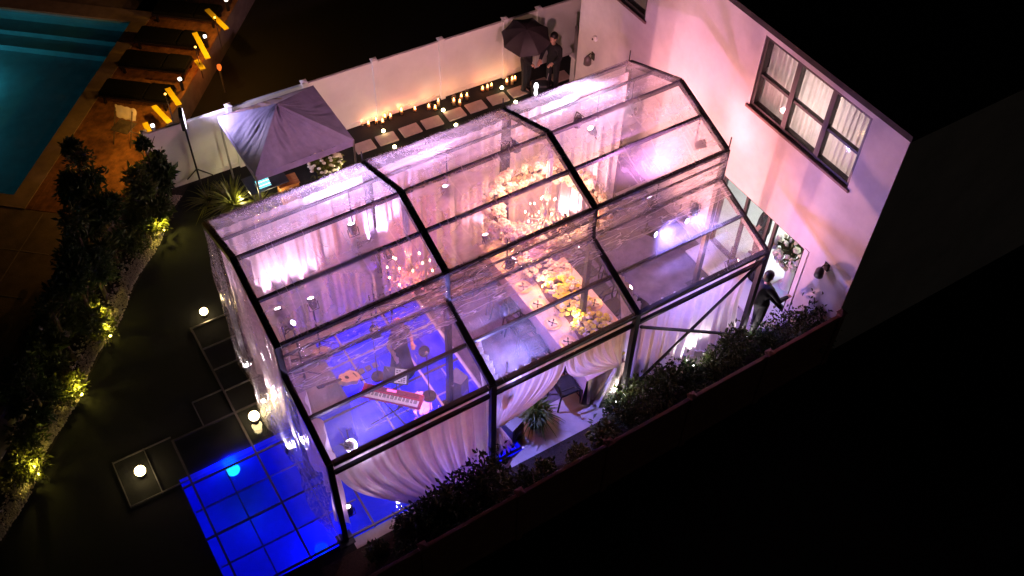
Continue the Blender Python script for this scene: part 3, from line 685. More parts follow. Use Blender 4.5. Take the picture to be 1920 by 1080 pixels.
# ------------------------------------------------------------------ path, candles
path = link('stepping_stone_path', None, kind='structure')
for k in range(10):
    x = 4.86 + .62 * k - .02 * (k % 2); y = 4.47 - .012 * k
    MB().box((-.245, -.18, 0), (.245, .18, .05), bev=.012).build('stepping_stone', stone, path, loc=(x, y, .0), rot=(0, 0, rnd.uniform(-.04, .04) - .03))
cg = MB().lathe([(.05, 0), (.052, .01), (.052, 1)], 14).mesh('glass_cylinder', glass_m, True)
wax = MB().lathe([(.001, 0), (.036, 0), (.036, .97), (.03, 1), (.001, .97)], 12).mesh('wax', mat('wax', (.8, .62, .42), .5, 0, .05, trans=.3), True)
flame = MB().lathe([(.001, 0), (.014, .02), (.012, .045), (.001, .09)], 8).mesh('flame', glow('flame', (1, .42, .10), 26), True)
clusters = [(681, 226, 2), (713, 221, 3), (731, 217, 1), (752, 208, 1), (777, 202, 1), (812, 196, 3), (861, 184, 4), (910, 159, 3), (956, 148, 3)]
for ci, (px, py, n) in enumerate(clusters):
    p = atz(px, py, .1)
    for k in range(n):
        hh = rnd.choice((.14, .18, .24, .32)); h2 = hh * rnd.uniform(.35, .6)
        e = thing('candle', 'lit candle in a glass cylinder at the fence, %s cluster from the canopy' % (NTH + ['ninth'])[ci], 'candle', (p.x + (k - (n - 1) / 2) * .13, min(5.28, p.y) + rnd.uniform(-.1, .02) - .07 * (k % 2), 0), group='candles along the garden fence')
        link('glass_cylinder', cg, e, scale=(1, 1, hh)); link('wax', wax, e, (0, 0, .012), scale=(1, 1, h2)); link('flame', flame, e, (0, 0, h2 + .012))
        if k < 2: lamp(e, 'POINT', (1, .22, .09), 1.2 if k == 0 else .5, (0, -.02, h2 + .08), size=.03)

# ------------------------------------------------------------------ pop-up canopy
ZC = 1.85; CC = [atz(407, 219, ZC), atz(587, 160, ZC), atz(664, 262, ZC), atz(478, 330, ZC)]
cen = sum(CC, Vector()) / 4; apx = Vector((2.76, 3.86, ZC + .78))
can_t = thing('pop_up_canopy', 'square purple grey pop-up canopy with peaked top beside the fence', 'canopy', (cen.x, cen.y, 0))
for k in range(4):
    a_, b_ = CC[k] - cen, CC[(k + 1) % 4] - cen; c_ = apx - cen; a_.z = b_.z = ZC; c_.z = ZC + .78
    def f(u, v, a_=a_, b_=b_, c_=c_, k=k):
        p = a_.lerp(b_, u).lerp(c_, v); sag = .10 * math.sin(math.pi * v) * math.sin(math.pi * u) * (1 - v)
        wr = .016 * noise.noise(Vector((u * 26 * (1 - .5 * v) + k * 9, v * 3, k))) * (6.0 if k == 2 else 1.6)
        return p + Vector((0, 0, -sag + wr * math.sin(math.pi * u)))
    MB().grid(f, 40, 24).build('canopy_panel', purple_cloth, can_t, True)
    def fv2(u, v, a_=a_, b_=b_): p = a_.lerp(b_, u); return p + Vector((0, 0, -.17 * v + .004)) + (p * .006 * math.sin(u * 30)).xyz * v * .3
    MB().grid(fv2, 20, 3).build('valance', purple_cloth, can_t, True)
    MB().tube([a_ * 1.0 - Vector((0, 0, .02)), c_ - Vector((0, 0, .03))], .014, 6).build('strut', grey_metal, can_t)
    q = Vector((a_.x * .985, a_.y * .985, 0)); MB().box((q.x - .018, q.y - .018, 0), (q.x + .018, q.y + .018, ZC - .03)).build('leg', grey_metal, can_t)
# light stand whose floods shine on the canopy and terrace
ls_p = atz(372, 338, 0); ls_p.y = min(ls_p.y, 5.2)
e = thing('light_stand', 'tall black light stand with a square flood head by the fence corner', 'light stand', (ls_p.x, ls_p.y, 0))
MB().tube([(0, 0, 0), (0, 0, 2.0)], .022, 8).build('pole', black_metal, e)
HR = Matrix.Rotation(R(75), 3, 'Z')
MB().box((-.2, -.04, 1.78), (.2, .05, 2.16), bev=.015, rot=HR).build('flood_head', black_plastic, e)
MB().box((-.17, -.046, 1.81), (.17, -.042, 2.13), rot=HR).build('lens', glow('flood_lens', (.85, .75, 1), 3), e); lamp(e, 'SPOT', (.72, .60, 1), 170, HR @ Vector((0, -.12, 2.0)), (.95, -.28, -.02), .1, 110, .8)
for k in range(3):
    a_ = 2.09 * k + .4; MB().tube([(0, 0, .5), (.4 * math.cos(a_), .4 * math.sin(a_), .01)], .014, 6).build('leg', black_metal, e)
# things below the canopy: mixing desk on a dark table, wooden box
p = atz(497, 350, .8)
e = thing('folding_table', 'dark folding table under the purple canopy edge', 'table', (p.x + .1, p.y + .25, 0))
MB().box((-.45, -.3, .72), (.45, .3, .75), bev=.006).build('tabletop', black_plastic, e)
for sx in (-1, 1):
    for sy in (-1, 1): MB().tube([(sx * .4, sy * .25, 0), (sx * .38, sy * .23, .72)], .015, 6).build('leg', black_metal, e)
e = thing('laptop', 'open laptop with lit cyan screen on the dark folding table', 'laptop', (p.x, p.y + .12, .75), R(180))
MB().box((-.17, -.12, 0), (.17, .12, .015), bev=.004).build('keyboard_base', grey_metal, e)
rr = Matrix.Rotation(R(-68), 3, 'X'); MB().box((-.17, 0, 0), (.17, .235, .01), rot=Matrix.Rotation(R(150), 3, 'X'), at=(0, .12, .012)).build('screen', black_plastic, e)
s_ = MB()
for k in range(5): s_.box((-.15, .02 + .042 * k, -.003), (.15, .046 + .042 * k, -.001), k % 2, rot=Matrix.Rotation(R(150), 3, 'X'), at=(0, .12, .012))
s_.build('display', [glow('screen_cyan', (.15, .75, .85), 1.6), glow('screen_white', (.7, .9, .95), 1.6)], e)
lamp(e, 'POINT', (.4, .8, .9), 1.2, (0, -.15, .25), size=.1)
p = atz(540, 347, .5)
e = thing('wooden_crate', 'tall orange brown wooden box beside the flowering bush', 'box', (p.x, p.y, 0), R(-4))
MB().box((-.22, -.16, .02), (.22, .16, .62), bev=.01).build('body', mat('orange_wood', (.32, .13, .03), .5, 0, .3, 5, stretch=(1, 8, 1)), e); MB().box((-.24, -.18, .62), (.24, .18, .65), bev=.006).build('lid', mat('orange_wood', (.3, .15, .05)), e)
for sx in (-1, 1): MB().box((sx * .19 - .03, -.14, 0), (sx * .19 + .03, .14, .02)).build('foot', black_plastic, e)
bulb_lamp((p.x - .42, p.y - .25, 0), 'warm garden lamp lighting the spiky palm', 14, .08, (1, .85, .50), es=12, h=.25, name='garden_lamp', cat='garden lamp')

# ------------------------------------------------------------------ plants
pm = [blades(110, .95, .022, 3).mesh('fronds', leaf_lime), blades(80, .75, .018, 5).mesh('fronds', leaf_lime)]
for (px, py, i, sc, lab) in ((440, 392, 0, 1.0, 'spiky lime green palm lit from below beside the canopy'), (488, 392, 1, .75, 'smaller spiky palm next to the garden lamp'), (395, 385, 1, .9, 'dark spiky palm at the tent corner by the lawn')):
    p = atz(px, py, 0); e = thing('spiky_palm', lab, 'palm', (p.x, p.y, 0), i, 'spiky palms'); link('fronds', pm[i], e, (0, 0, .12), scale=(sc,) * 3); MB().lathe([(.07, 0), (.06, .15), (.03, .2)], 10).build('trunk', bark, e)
bulb_lamp((1.55, 4.02, 0), 'small warm lamp among the palm fronds', 9, .04, (1, .82, .35), es=6, h=.2, name='garden_lamp', cat='garden lamp')
# flowering bush
blossom = MB()
for k in range(6):
    a_ = k * 1.047; blossom.ball((math.cos(a_) * .55, math.sin(a_) * .55, 0), .52, 6, 4, sc=(1, 1, .55))
blossom.ball((0, 0, .25), .5, 6, 4)
BL = {}
def blossom_mesh(nm, c):
    if nm not in BL: BL[nm] = blossom.mesh('blossom', mat(nm, c, .7, 0, .1, 3, trans=.2), True)
    return BL[nm]
p = atz(612, 330, 0); e = thing('flowering_bush', 'round white flowering bush beside the purple canopy leg', 'bush', (p.x, p.y, 0))
leaves(900, (.42, .42, .38), .1, 21).build('foliage', leaf_lime, e, loc=(0, 0, .42)); stems(.5, 5, 2).build('stem', bark, e)
bm_ = blossom_mesh('white_blossom', (.8, .76, .6))
for k in range(70):
    d = Vector((rnd.gauss(0, 1), rnd.gauss(0, 1), abs(rnd.gauss(0, 1)))).normalized(); link('blossom', bm_, e, Vector((d.x * .4, d.y * .4, .42 + d.z * .38)), scale=(.045,) * 3)
bulb_lamp((p.x + .25, p.y - .62, 0), 'small warm lamp at the foot of the white flowering bush', 9, .05, (1, .86, .5), es=6, h=.3, name='garden_lamp', cat='garden lamp')
# fern in the curtain gap
e = thing('fern', 'bushy green fern in a dark pot at the tied drape', 'fern', (4.15, -4.3, 0)); blades(260, .55, .016, 9, (5, 100), .5).build('fronds', mat('fern_leaf', (.06, .12, .015), .5, 0, .3, trans=.3), e, loc=(0, 0, .42)); MB().lathe([(.12, 0), (.17, .3), (.18, .32), (.15, .32), (.14, .27), (.001, .27)], 16).build('pot', black_plastic, e)
leaves(260, (.3, .3, .3), .12, 77, lw=.25).build('foliage', mat('fern_leaf', (.06, .12, .015)), e, loc=(0, 0, .45))
# shrubs in the near planting bed
bed = [(.35, -5.25, .45, 'low'), (.75, -5.6, .55, 'low'), (.95, -5.1, .45, 'b'), (1.35, -5.1, .6, 'a'), (1.8, -5.08, .68, 'c'), (2.3, -5.05, .7, 'a'), (1.5, -5.5, .5, 'a'), (2.05, -5.55, .6, 'b'), (2.65, -5.2, 1.0, 'c'), (3.2, -5.55, .6, 'a'), (3.7, -5.35, .45, 'low'), (4.35, -5.5, .5, 'b'), (5.0, -5.35, .6, 'c'), (5.5, -5.1, .7, 'a'), (6.05, -5.1, .85, 'b'), (6.6, -5.05, .8, 'c'), (7.2, -5.1, .6, 'a'), (7.8, -5.15, .65, 'b'), (8.35, -5.05, .8, 'c'), (8.95, -5.3, .7, 'a'), (9.5, -5.3, .95, 'b'), (9.85, -5.6, 1.1, 'c')]
kinds = {'low': ((.3, .3, .25), 11, leaf_dark, .06), 'a': ((.4, .36, .36), 12, leaf_dark, .08), 'b': ((.36, .4, .42), 13, leaf_mid, .07), 'c': ((.3, .3, .5), 14, leaf_mid, .09)}
where = ['beside the blue pool corner', 'at the shadowed end of the planting bed', 'with broad leaves at the low edge of the swept drape', 'round against the swept drape hem', 'upright against the swept drape hem', 'round between the swept drape and second post', 'below the swept drape', 'with loose leaves below the swept drape', 'tall against the second tent post', 'beside the second tent post', 'small at the paving edge near the fern', 'pale at the paving edge near the fern', 'upright before the dining chairs', 'round before the table end', 'before the third tent post', 'upright by the brace foot', 'round below the crossed braces', 'loose leaved below the crossed braces', 'upright before the straight drape', 'round in front of the standing man', 'tall and loose against the house wall', 'conical beside the house corner']
for (x, y, h, kd), wh in zip(bed, where):
    rad, sd_, m2, sz = kinds[kd]
    plant('shrub', 'dark green garden shrub ' + wh, 'shrub', (x, y, 0), h * .62, tuple(q * (h / .75) * 1.35 for q in rad), 'shrub', sd_ + len(wh) % 3, 620, sz * 1.2, m2, 'shrubs of the planting bed')
# planting strip below the terrace
gr = MB(); r2 = random.Random(4)
for k in range(5200):
    s_ = r2.uniform(-4.5, 4.2); n_ = -2.88 - abs(r2.gauss(0, .22)) + .05 * math.sin(s_ * 3)
    p = SN(s_, n_); q = r2.uniform(.015, .04); a_ = r2.random() * 6.28
    vs_ = [(p.x + q * math.cos(a_ + t) * r2.uniform(.7, 1.1), p.y + q * math.sin(a_ + t) * r2.uniform(.7, 1.1), .004) for t in (0, 1.57, 3.14, 4.71)]
    vs_.append((p.x, p.y, q * .8)); gr.add(vs_, [(0, 1, 4), (1, 2, 4), (2, 3, 4), (3, 0, 4)])
gr.build('gravel', mat('gravel', (.42, .36, .31), .9, 0, .4, 60), label='pale gravel strip edging the dark lawn below the terrace', cat='gravel', kind='stuff')
strip = MB(); strip.add([SN(-6, -2.86, .002), SN(5.3, -2.86, .002), SN(5.3, TE, .002), SN(-6, TE, .002)], [(3, 2, 1, 0)]); strip.build('planting_strip', soil, kind='structure')
def top_h(base, py):      # height at which a plumb line over base passes image row py
    lo_, hi_ = 0, 8
    for _ in range(40):
        m2 = (lo_ + hi_) / 2; d = base + Vector((0, 0, m2)) - CAM; y_ = 540 - FPX * d.dot(up) / d.dot(fwd)
        if y_ > py: lo_ = m2
        else: hi_ = m2
    return lo_
trees = [(2.0, -3.5, 212, 0.36, 31, 'slender leafy tree rising in front of the orange lit deck'), (1.7, -3.55, 330, 0.5, 32, 'broad dark tree hiding the end of the deck'), (1.0, -3.3, 395, 0.45, 33, 'dense dark tree on the planting strip beside the terrace paving'), (0.3, -3.2, 470, 0.5, 34, 'bushy dark tree over the gravel strip'), (-0.6, -3.3, 560, 0.5, 35, 'dark tree above the brightest yellow garden spot'), (3.7, -3.1, 255, 0.3, 36, 'small tree before the white fence end and light stand'), (3.05, -3.05, 315, 0.35, 37, 'low dark tree between the lavender wall and the palm'), (-1.9, -3.35, 700, 0.4, 38, 'dark shrubby tree at the shadowed end of the gravel')]
for s_, n_, py, rx, sd_, lab in trees:
    bs = SN(s_, n_); H = top_h(bs, py); H = min(max(H, 1.0), 3.7)
    e = thing('garden_tree', lab, 'tree', bs, sd_, 'trees of the planting strip')
    t2 = MB(); t2.tube([(0, 0, 0), (.03, .02, H * .35), (-.02, .04, H * .65), (0, 0, H * .92)], [.05, .042, .03, .012], 8)
    r3 = random.Random(sd_)
    for k in range(7):
        a_ = r3.random() * 6.28; z0 = H * r3.uniform(.3, .75); L_ = rx * r3.uniform(.6, 1.1); t2.tube([(0, .02, z0), (math.cos(a_) * L_ * .5, math.sin(a_) * L_ * .5, z0 + .15), (math.cos(a_) * L_, math.sin(a_) * L_, z0 + .35)], [.02, .014, .006], 6)
    t2.build('trunk', bark, e, True)
    cm = MB()
    for k in range(9):
        a_ = r3.random() * 6.28; q_ = rx * r3.uniform(.3, 1.25); lz = H * r3.uniform(.3, .92); cr_ = rx * r3.uniform(.45, .85)
        if k == 0: q_, lz = 0, H * .9
        part = leaves(230, (cr_, cr_, cr_ * r3.uniform(.6, .9)), r3.uniform(.09, .17), sd_ * 10 + k, .5, lw=r3.uniform(.3, .5))
        cm.add([Vector(v_) + Vector((math.cos(a_) * q_, math.sin(a_) * q_, lz)) for v_ in part.v], part.f)
    cm.build('crown', leaf_mid if sd_ % 2 else leaf_dark, e)
under = ['under the slender deck tree', 'at the terrace wall beside the paving', 'between two dark trees of the strip', 'on the gravel edge above the bright spot', 'below the bright yellow spot', 'between the two lowest yellow spots', 'at the lowest end of the gravel', 'beside the light stand', 'under the small tree by the white fence', 'near the tent corner lamp']
for k, wh in enumerate(under):
    s_ = (2.3, 1.4, .7, .0, -1.0, -1.5, -2.6, 4.3, 3.4, 2.8)[k]
    plant('strip_shrub', 'irregular dark shrub ' + wh, 'shrub', SN(s_, -3.2 - .2 * (k % 3)), .42 + .1 * (k % 2), (.42, .36, .36 + .1 * (k % 3)), 'shrub', 80 + k % 5, 520, .10, leaf_dark if k % 2 else leaf_mid, 'shrubs of the planting strip')
for k, (px, py, pw, lab) in enumerate([(152, 738, 8, 'small garden spot glowing at the dark end of the gravel'), (206, 628, 5, 'small garden spot on the gravel edge'), (186, 600, 18, 'bright yellow garden spot inside the bushy shrub'), (306, 430, 15, 'yellow garden spot at the tent end of the gravel'), (72, 888, 13, 'yellow garden spot at the lowest corner of the strip'), (330, 318, 5, 'pale garden spot under the small tree by the terrace wall')]):
    p = atz(px, py, .1)
    bulb_lamp((p.x, p.y, 0), lab, pw, .035, (1, .80, .12) if k != 5 else (.8, .7, .9), es=10, h=.22, name='garden_spot', cat='garden lamp')
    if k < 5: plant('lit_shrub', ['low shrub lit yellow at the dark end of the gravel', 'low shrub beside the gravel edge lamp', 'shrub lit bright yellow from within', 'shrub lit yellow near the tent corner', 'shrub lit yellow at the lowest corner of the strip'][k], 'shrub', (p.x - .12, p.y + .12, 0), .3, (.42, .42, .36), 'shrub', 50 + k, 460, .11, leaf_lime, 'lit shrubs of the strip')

# ------------------------------------------------------------------ terrace furniture
white_cap = glow('cap_lamp', (1, .9, .8), 3)
for k, (px, py) in enumerate([(453, 2), (409, 70), (361, 150), (307, 237)]):
    s_, n_ = sn_of(px, py, TH + .35)
    e = thing('post_light', 'short black post light with white cap, %s from the white fence' % NTH[3 - k], 'post light', SN(s_, TE - .1, TH), group='post lights of the deck')
    MB().box((-.035, -.035, 0), (.035, .035, .30), bev=.004).build('post', black_metal, e); MB().box((-.04, -.04, .30), (.04, .04, .36), bev=.01).build('lit_cap', white_cap, e)
yb = mat('yellow_board', (.80, .66, .02), .4, 0, .05, 3)
for k, (bx_, by_, tx, ty) in enumerate([(425, 55, 388, 18), (390, 110, 365, 62), (381, 130, 369, 113), (336, 197, 314, 166), (318, 230, 288, 199), (292, 276, 272, 231)]):
    a_ = atz(bx_, by_, TH + .42); s0, n0 = a_.dot(AX), a_.dot(NX); c_ = atz(tx, ty, TH + .38); s1, n1 = c_.dot(AX), c_.dot(NX)
    a_ = SN(s0, n0, TH + .42); c_ = SN(s1, n1, TH + .38)
    o = MB(); d = (c_ - a_); o.beam(Vector((0, 0, 0)), d, .13, .025)
    lab = ['yellow board leaning at the deck edge at the far end of the row', 'yellow board leaning over the deck beside the second post light', 'short yellow board leaning at the deck edge', 'yellow board with a dark band leaning beside the black flood head', 'yellow board slanting over the deck above the white fence end', 'wide yellow board leaning over the open orange deck'][k]
    o = o.build('leaning_board', yb, loc=a_, label=lab, cat='board', group='yellow boards along the deck edge')
    q = SN(s0 - .25, n0 - .12, TH)
    if k in (0, 1, 3, 5): bulb_lamp(q, ['added deck lamp beside the farthest yellow board', 'added deck lamp beside the second yellow board', 'added deck lamp beside the short yellow board', 'added deck lamp beside the banded yellow board', 'added deck lamp beside the slanting yellow board', 'added deck lamp beside the wide yellow board'][k], 26, .03, (1, .46, .06), es=5, pole=.85, name='added_deck_lamp', cat='deck lamp')  # lamps added to light the boards and the deck
dk_cush = mat('dark_cushion', (.004, .004, .004), .95, 0, .2, spec=.05)
def lounger(s_, n_, ang, wh):
    e = thing('sun_lounger', 'dark cushioned sun lounger, %s from the towel draped chair' % wh, 'lounger', SN(s_, n_, TH + .006), math.atan2(NX.y, NX.x) + ang, 'sun loungers on the deck')
    MB().box((-.85, -.3, .2), (.85, .3, .25)).build('frame', black_metal, e); MB().box((-.85, -.29, .25), (.25, .29, .34), bev=.03).build('cushion', dk_cush, e)
    MB().box((.26, -.29, .25), (.85, .29, .36), bev=.03).build('backrest', dk_cush, e)
    for sx in (-.75, .75):
        for sy in (-.25, .25): MB().box((sx - .025, sy - .025, 0), (sx + .025, sy + .025, .2)).build('leg', black_metal, e)
for wh, s_ in zip(NTH, (sn_of(280, 172, TH + .3)[0], sn_of(330, 118, TH + .3)[0], sn_of(350, 72, TH + .3)[0], sn_of(370, 20, TH + .3)[0])): lounger(s_, -4.62, 0, wh)
# white towel over an easel-like chair
p = atz(240, 262, TH)
e = thing('folding_chair', 'folding chair with a white towel over its back on the deck', 'chair', p, R(40))
for sy in (-.22, .22):
    MB().tube([(-.25, sy, 0), (.18, sy, .75)], .014, 6).build('leg', bark, e); MB().tube([(.25, sy, 0), (-.12, sy, .42)], .014, 6).build('leg', bark, e)
MB().box((-.2, -.22, .38), (.2, .22, .40)).build('seat', bark, e)
MB().grid(lambda u, v: (.2 + .05 * math.sin(v * 3) - (.12 * (v - .4) ** 2), -.26 + .5 * u + .02 * math.sin(v * 9), .8 - .5 * abs(v - .35) + .015 * math.sin(u * 20)), 16, 16).build('towel', cloth_white, e, True)
# orange glow below the terrace
e = thing('torch_lamp', 'orange garden torch glowing in the dark corner behind the fence', 'torch', (2.75, 8.1, 0)); MB().tube([(0, 0, 0), (0, 0, .7)], [.02, .03], 8).build('pole', bark, e); MB().lathe([(.03, .7), (.06, .78), (.05, .85), (.001, .86)], 10).build('bowl', glow('ember', (1, .16, .02), .8), e); lamp(e, 'POINT', (1, .2, .03), 10, (0, 0, .95), size=.1)

# ------------------------------------------------------------------ chandeliers and flower ring
gold_bulb = glow('candle_bulb', (1, .62, .34), 20)
crystal = mat('crystal', (.85, .62, .55), .08, 0, .1, 20, spec=1.0, trans=.4)
cr_me = MB().lathe([(.001, -.05), (.016, -.015), (.012, .012), (.001, .03)], 6).mesh('crystal_drop', crystal)
bb_me = MB().lathe([(.001, 0), (.014, .02), (.01, .05), (.001, .075)], 8).mesh('bulb', gold_bulb, True)
def chandelier(x, y, z, label, r_=.42, p=50, c=(1, .42, .30)):
    e = thing('chandelier', label, 'chandelier', (x, y, z), group='crystal chandeliers')
    MB().tube([(0, 0, .1), (0, 0, RDG - z - .06)], .012, 6).build('rod', grey_metal, e)
    MB().grid(lambda u, v: ((.05 + .015 * math.sin(u * 37.7 + v * 3)) * math.cos(u * 6.283), (.05 + .015 * math.sin(u * 37.7 + v * 3)) * math.sin(u * 6.283), .5 + (RDG - z - .6) * v), 36, 8).build('cloth_sleeve', cloth_white, e, True)
    MB().lathe([(.001, -.12), (.06, -.08), (.03, 0), (.07, .1), (.03, .25), (.02, .4)], 12).build('hub', grey_metal, e, True)
    k = 0
    for tier, (rr, zz, n) in enumerate(((r_, 0, 10), (r_ * .6, .22, 6))):
        for j in range(n):
            a_ = 6.283 * j / n + tier * .3; ca, sa_ = math.cos(a_), math.sin(a_)
            MB().tube([(0, 0, zz + .02), (ca * rr * .45, sa_ * rr * .45, zz - .08), (ca * rr * .85, sa_ * rr * .85, zz - .06), (ca * rr, sa_ * rr, zz + .05)], .008, 5).build('arm', grey_metal, e)
            link('bulb', bb_me, e, (ca * rr, sa_ * rr, zz + .07))
            for q in range(5):
                t = .3 + .18 * q; link('crystal_drop', cr_me, e, (ca * rr * t + rnd.uniform(-.03, .03), sa_ * rr * t + rnd.uniform(-.03, .03), zz - .14 - .05 * rnd.random()), scale=(1.2,) * 3)
    lamp(e, 'POINT', c, p, (0, 0, -.32), size=.25); lamp(e, 'POINT', c, p * .6, (0, 0, .45), size=.2)
can((5.45, -1.35, 4.15), (.35, -.05, -1), (1, .52, .34), 125, 'added warm flood light under the ridge on the stage side of the flower ring', ang=85, ls=10)  # added to pick out the ring's blossoms from above
can((6.75, -1.35, 4.15), (-.35, -.05, -1), (1, .52, .34), 125, 'added warm flood light under the ridge on the far side of the flower ring', ang=85, ls=10)  # counterpart, likewise added to brighten the ring
chandelier(3.05, -1.55, 2.35, 'crystal chandelier glowing orange red above the band stage', p=60, c=(1, .22, .14))
chandelier(6.1, -1.5, 2.2, 'crystal chandelier hanging inside the flower ring', p=75, c=(1, .44, .26))
ring = thing('flower_ring', 'large round ring of white and peach blossoms hung above the table', 'flower ring', (6.12, -1.48, 2.42))
MB().tube([(1.06 * math.cos(t * .1745), 1.06 * math.sin(t * .1745), 0) for t in range(37)], .035, 8).build('hoop', bark, ring)
for k in range(4):
    a_ = k * 1.571 + .4; MB().tube([(1.06 * math.cos(a_), 1.06 * math.sin(a_), 0), (0.02, -.05, 1.85)], .004, 4).build('cable', grey_metal, ring)
fl = MB(); r2 = random.Random(9)
for k in range(380):
    a_ = r2.random() * 6.283; p = Vector((math.cos(a_) * (1.06 + r2.gauss(0, .10)), math.sin(a_) * (1.06 + r2.gauss(0, .10)), r2.gauss(0, .09))); d = Vector((r2.gauss(0, 1), r2.gauss(0, 1), r2.gauss(0, 1))).normalized() * .1; o_ = d.orthogonal() * .4
    fl.add([p, p + d * .5 + o_, p + d, p + d * .5 - o_], [(0, 1, 2, 3)])
fl.build('foliage', mat('blush_leaf', (.45, .36, .24), .6, 0, .3, 4, trans=.3), ring)
bms = [blossom_mesh('cream_blossom', (.82, .70, .58)), blossom_mesh('peach_blossom', (.80, .52, .40)), blossom_mesh('white_blossom', (.8, .76, .6)), blossom_mesh('pale_blossom', (.85, .80, .74))]
for k in range(280):
    a_ = 6.283 * k / 280 + r2.uniform(-.02, .02); t = r2.random() * 6.283; q = .15 + .04 * r2.random()
    rr = 1.06 + q * math.cos(t) * 1.05
    o_ = link('blossom', r2.choice(bms), ring, (rr * math.cos(a_), rr * math.sin(a_), q * math.sin(t)), (r2.uniform(-.8, .8), r2.uniform(-.8, .8), a_), (r2.uniform(.06, .10),) * 3)

# ------------------------------------------------------------------ dining table
TX0, TX1, TY0, TY1, TZ = 5.25, 6.60, -4.38, -.35, .76
tb = thing('dining_table', 'long cloth covered dining table set below the flower ring', 'table', ((TX0 + TX1) / 2, (TY0 + TY1) / 2, 0))
hx, hy = (TX1 - TX0) / 2, (TY1 - TY0) / 2
MB().box((-hx, -hy, TZ - .04), (hx, hy, TZ - .004)).build('tabletop', cloth_table, tb)
def skirt(u, v):
    t = u * 4; P = [(-hx, -hy), (hx, -hy), (hx, hy), (-hx, hy), (-hx, -hy)]; i = min(3, int(t)); f_ = t - i
    x = P[i][0] + (P[i + 1][0] - P[i][0]) * f_; y = P[i][1] + (P[i + 1][1] - P[i][1]) * f_
    nx, ny = [(0, -1), (1, 0), (0, 1), (-1, 0)][i]; o_ = .012 + .05 * v + .03 * v * math.sin(u * 190) * 1.0
    return (x + nx * o_, y + ny * o_, TZ + (.03 - TZ) * v)
tcl = MB(); tcl.grid(skirt, 240, 6); tcl.add([(-hx - .012, -hy - .012, TZ), (hx + .012, -hy - .012, TZ), (hx + .012, hy + .012, TZ), (-hx - .012, hy + .012, TZ)], [(0, 1, 2, 3)])
tcl.build('tablecloth', mat('tablecloth', (.50, .36, .34), .9, 0, .08, 3, .1, 40), loc=((TX0 + TX1) / 2, (TY0 + TY1) / 2, .002), label='pale pink tablecloth draped over the long dining table', cat='tablecloth', smooth=True)
rn = MB(); rn.grid(lambda u, v: ((u - .5) * .56 + .03 * math.sin(v * 22), (v - .5) * 2 * (hy - .03), TZ + .006), 4, 40)
rn.build('table_runner', mat('runner', (.16, .07, .07), .9, 0, .2, 6), loc=((TX0 + TX1) / 2 + .05, (TY0 + TY1) / 2, .002), label='dark red runner down the middle of the dining table', cat='runner')
plate_me = MB().lathe([(.001, .004), (.11, .004), (.17, .018), (.175, .022), (.165, .012), (.10, 0), (.001, 0)], 24).mesh('charger_plate', mat('gold_plate', (.72, .42, .24), .35, .2, .08), True)
def bow():
    mb = MB(); 
    for s1 in (-1, 1):
        for s2 in (-1, 1): mb.add([(0, 0, .012), (s1 * .05, s2 * .09, .03), (s1 * .075, s2 * .06, .02), (0, 0, .002)], [(0, 1, 2), (0, 2, 3), (0, 3, 1)])
    mb.ball((0, 0, .014), .02, 8, 5, sc=(1, 1, .6)); return mb.mesh('napkin_bow', black_cloth)
bow_me = bow(); napk_me = MB().grid(lambda u, v: ((u - .5) * .2, (v - .5) * .2, .006 + .006 * math.sin(u * 7) * math.sin(v * 8)), 6, 6).mesh('napkin', mat('peach_napkin', (.78, .55, .36), .9, 0, .05), True)
glass_me = MB().lathe([(.035, 0), (.006, .006), (.005, .09), (.035, .12), (.04, .16), (.032, .2)], 12).mesh('wine_glass', glass_m, True)
ysr = [TY1 - .35 - .55 * k for k in range(7)]
for k, y in enumerate(ysr):
    for x, side in ((5.42, 'stage'), (6.42, 'house')):
        link('charger_plate', plate_me, None, (x, y, TZ + .006), label='peach gold charger plate on the table\'s %s side, %s from the tied drape' % (side, NTH[6 - k]), cat='plate', group='plates on the ' + side + ' side')
        e = thing('napkin', 'peach napkin with black bow on the %s side, %s from the tied drape' % (side, NTH[6 - k]), 'napkin', (x, y, TZ + .026), rnd.uniform(-.3, .3), 'napkins on the ' + side + ' side'); link('napkin_cloth', napk_me, e); link('bow', bow_me, e, (0, 0, .004))
        link('wine_glass', glass_me, None, (x + (.17 if x < 6 else -.17), y + .17, TZ + .007), label='clear wine glass on the table\'s %s side, %s from the tied drape' % (side, NTH[6 - k]), cat='glass', group='glasses on the ' + side + ' side')
yel = [blossom_mesh('yellow_blossom', (.82, .68, .06)), blossom_mesh('gold_blossom', (.82, .60, .14)), blossom_mesh('cream_blossom', (.82, .70, .58))]
lf_me = leaves(160, (.24, .24, .12), .08, 61).mesh('foliage', leaf_lime)
spots = ['nearest the tied drape', 'second from the tied drape', 'third from the tied drape', 'beside the middle plates', 'below the flower ring', 'below the far half of the flower ring', 'farthest from the tied drape']
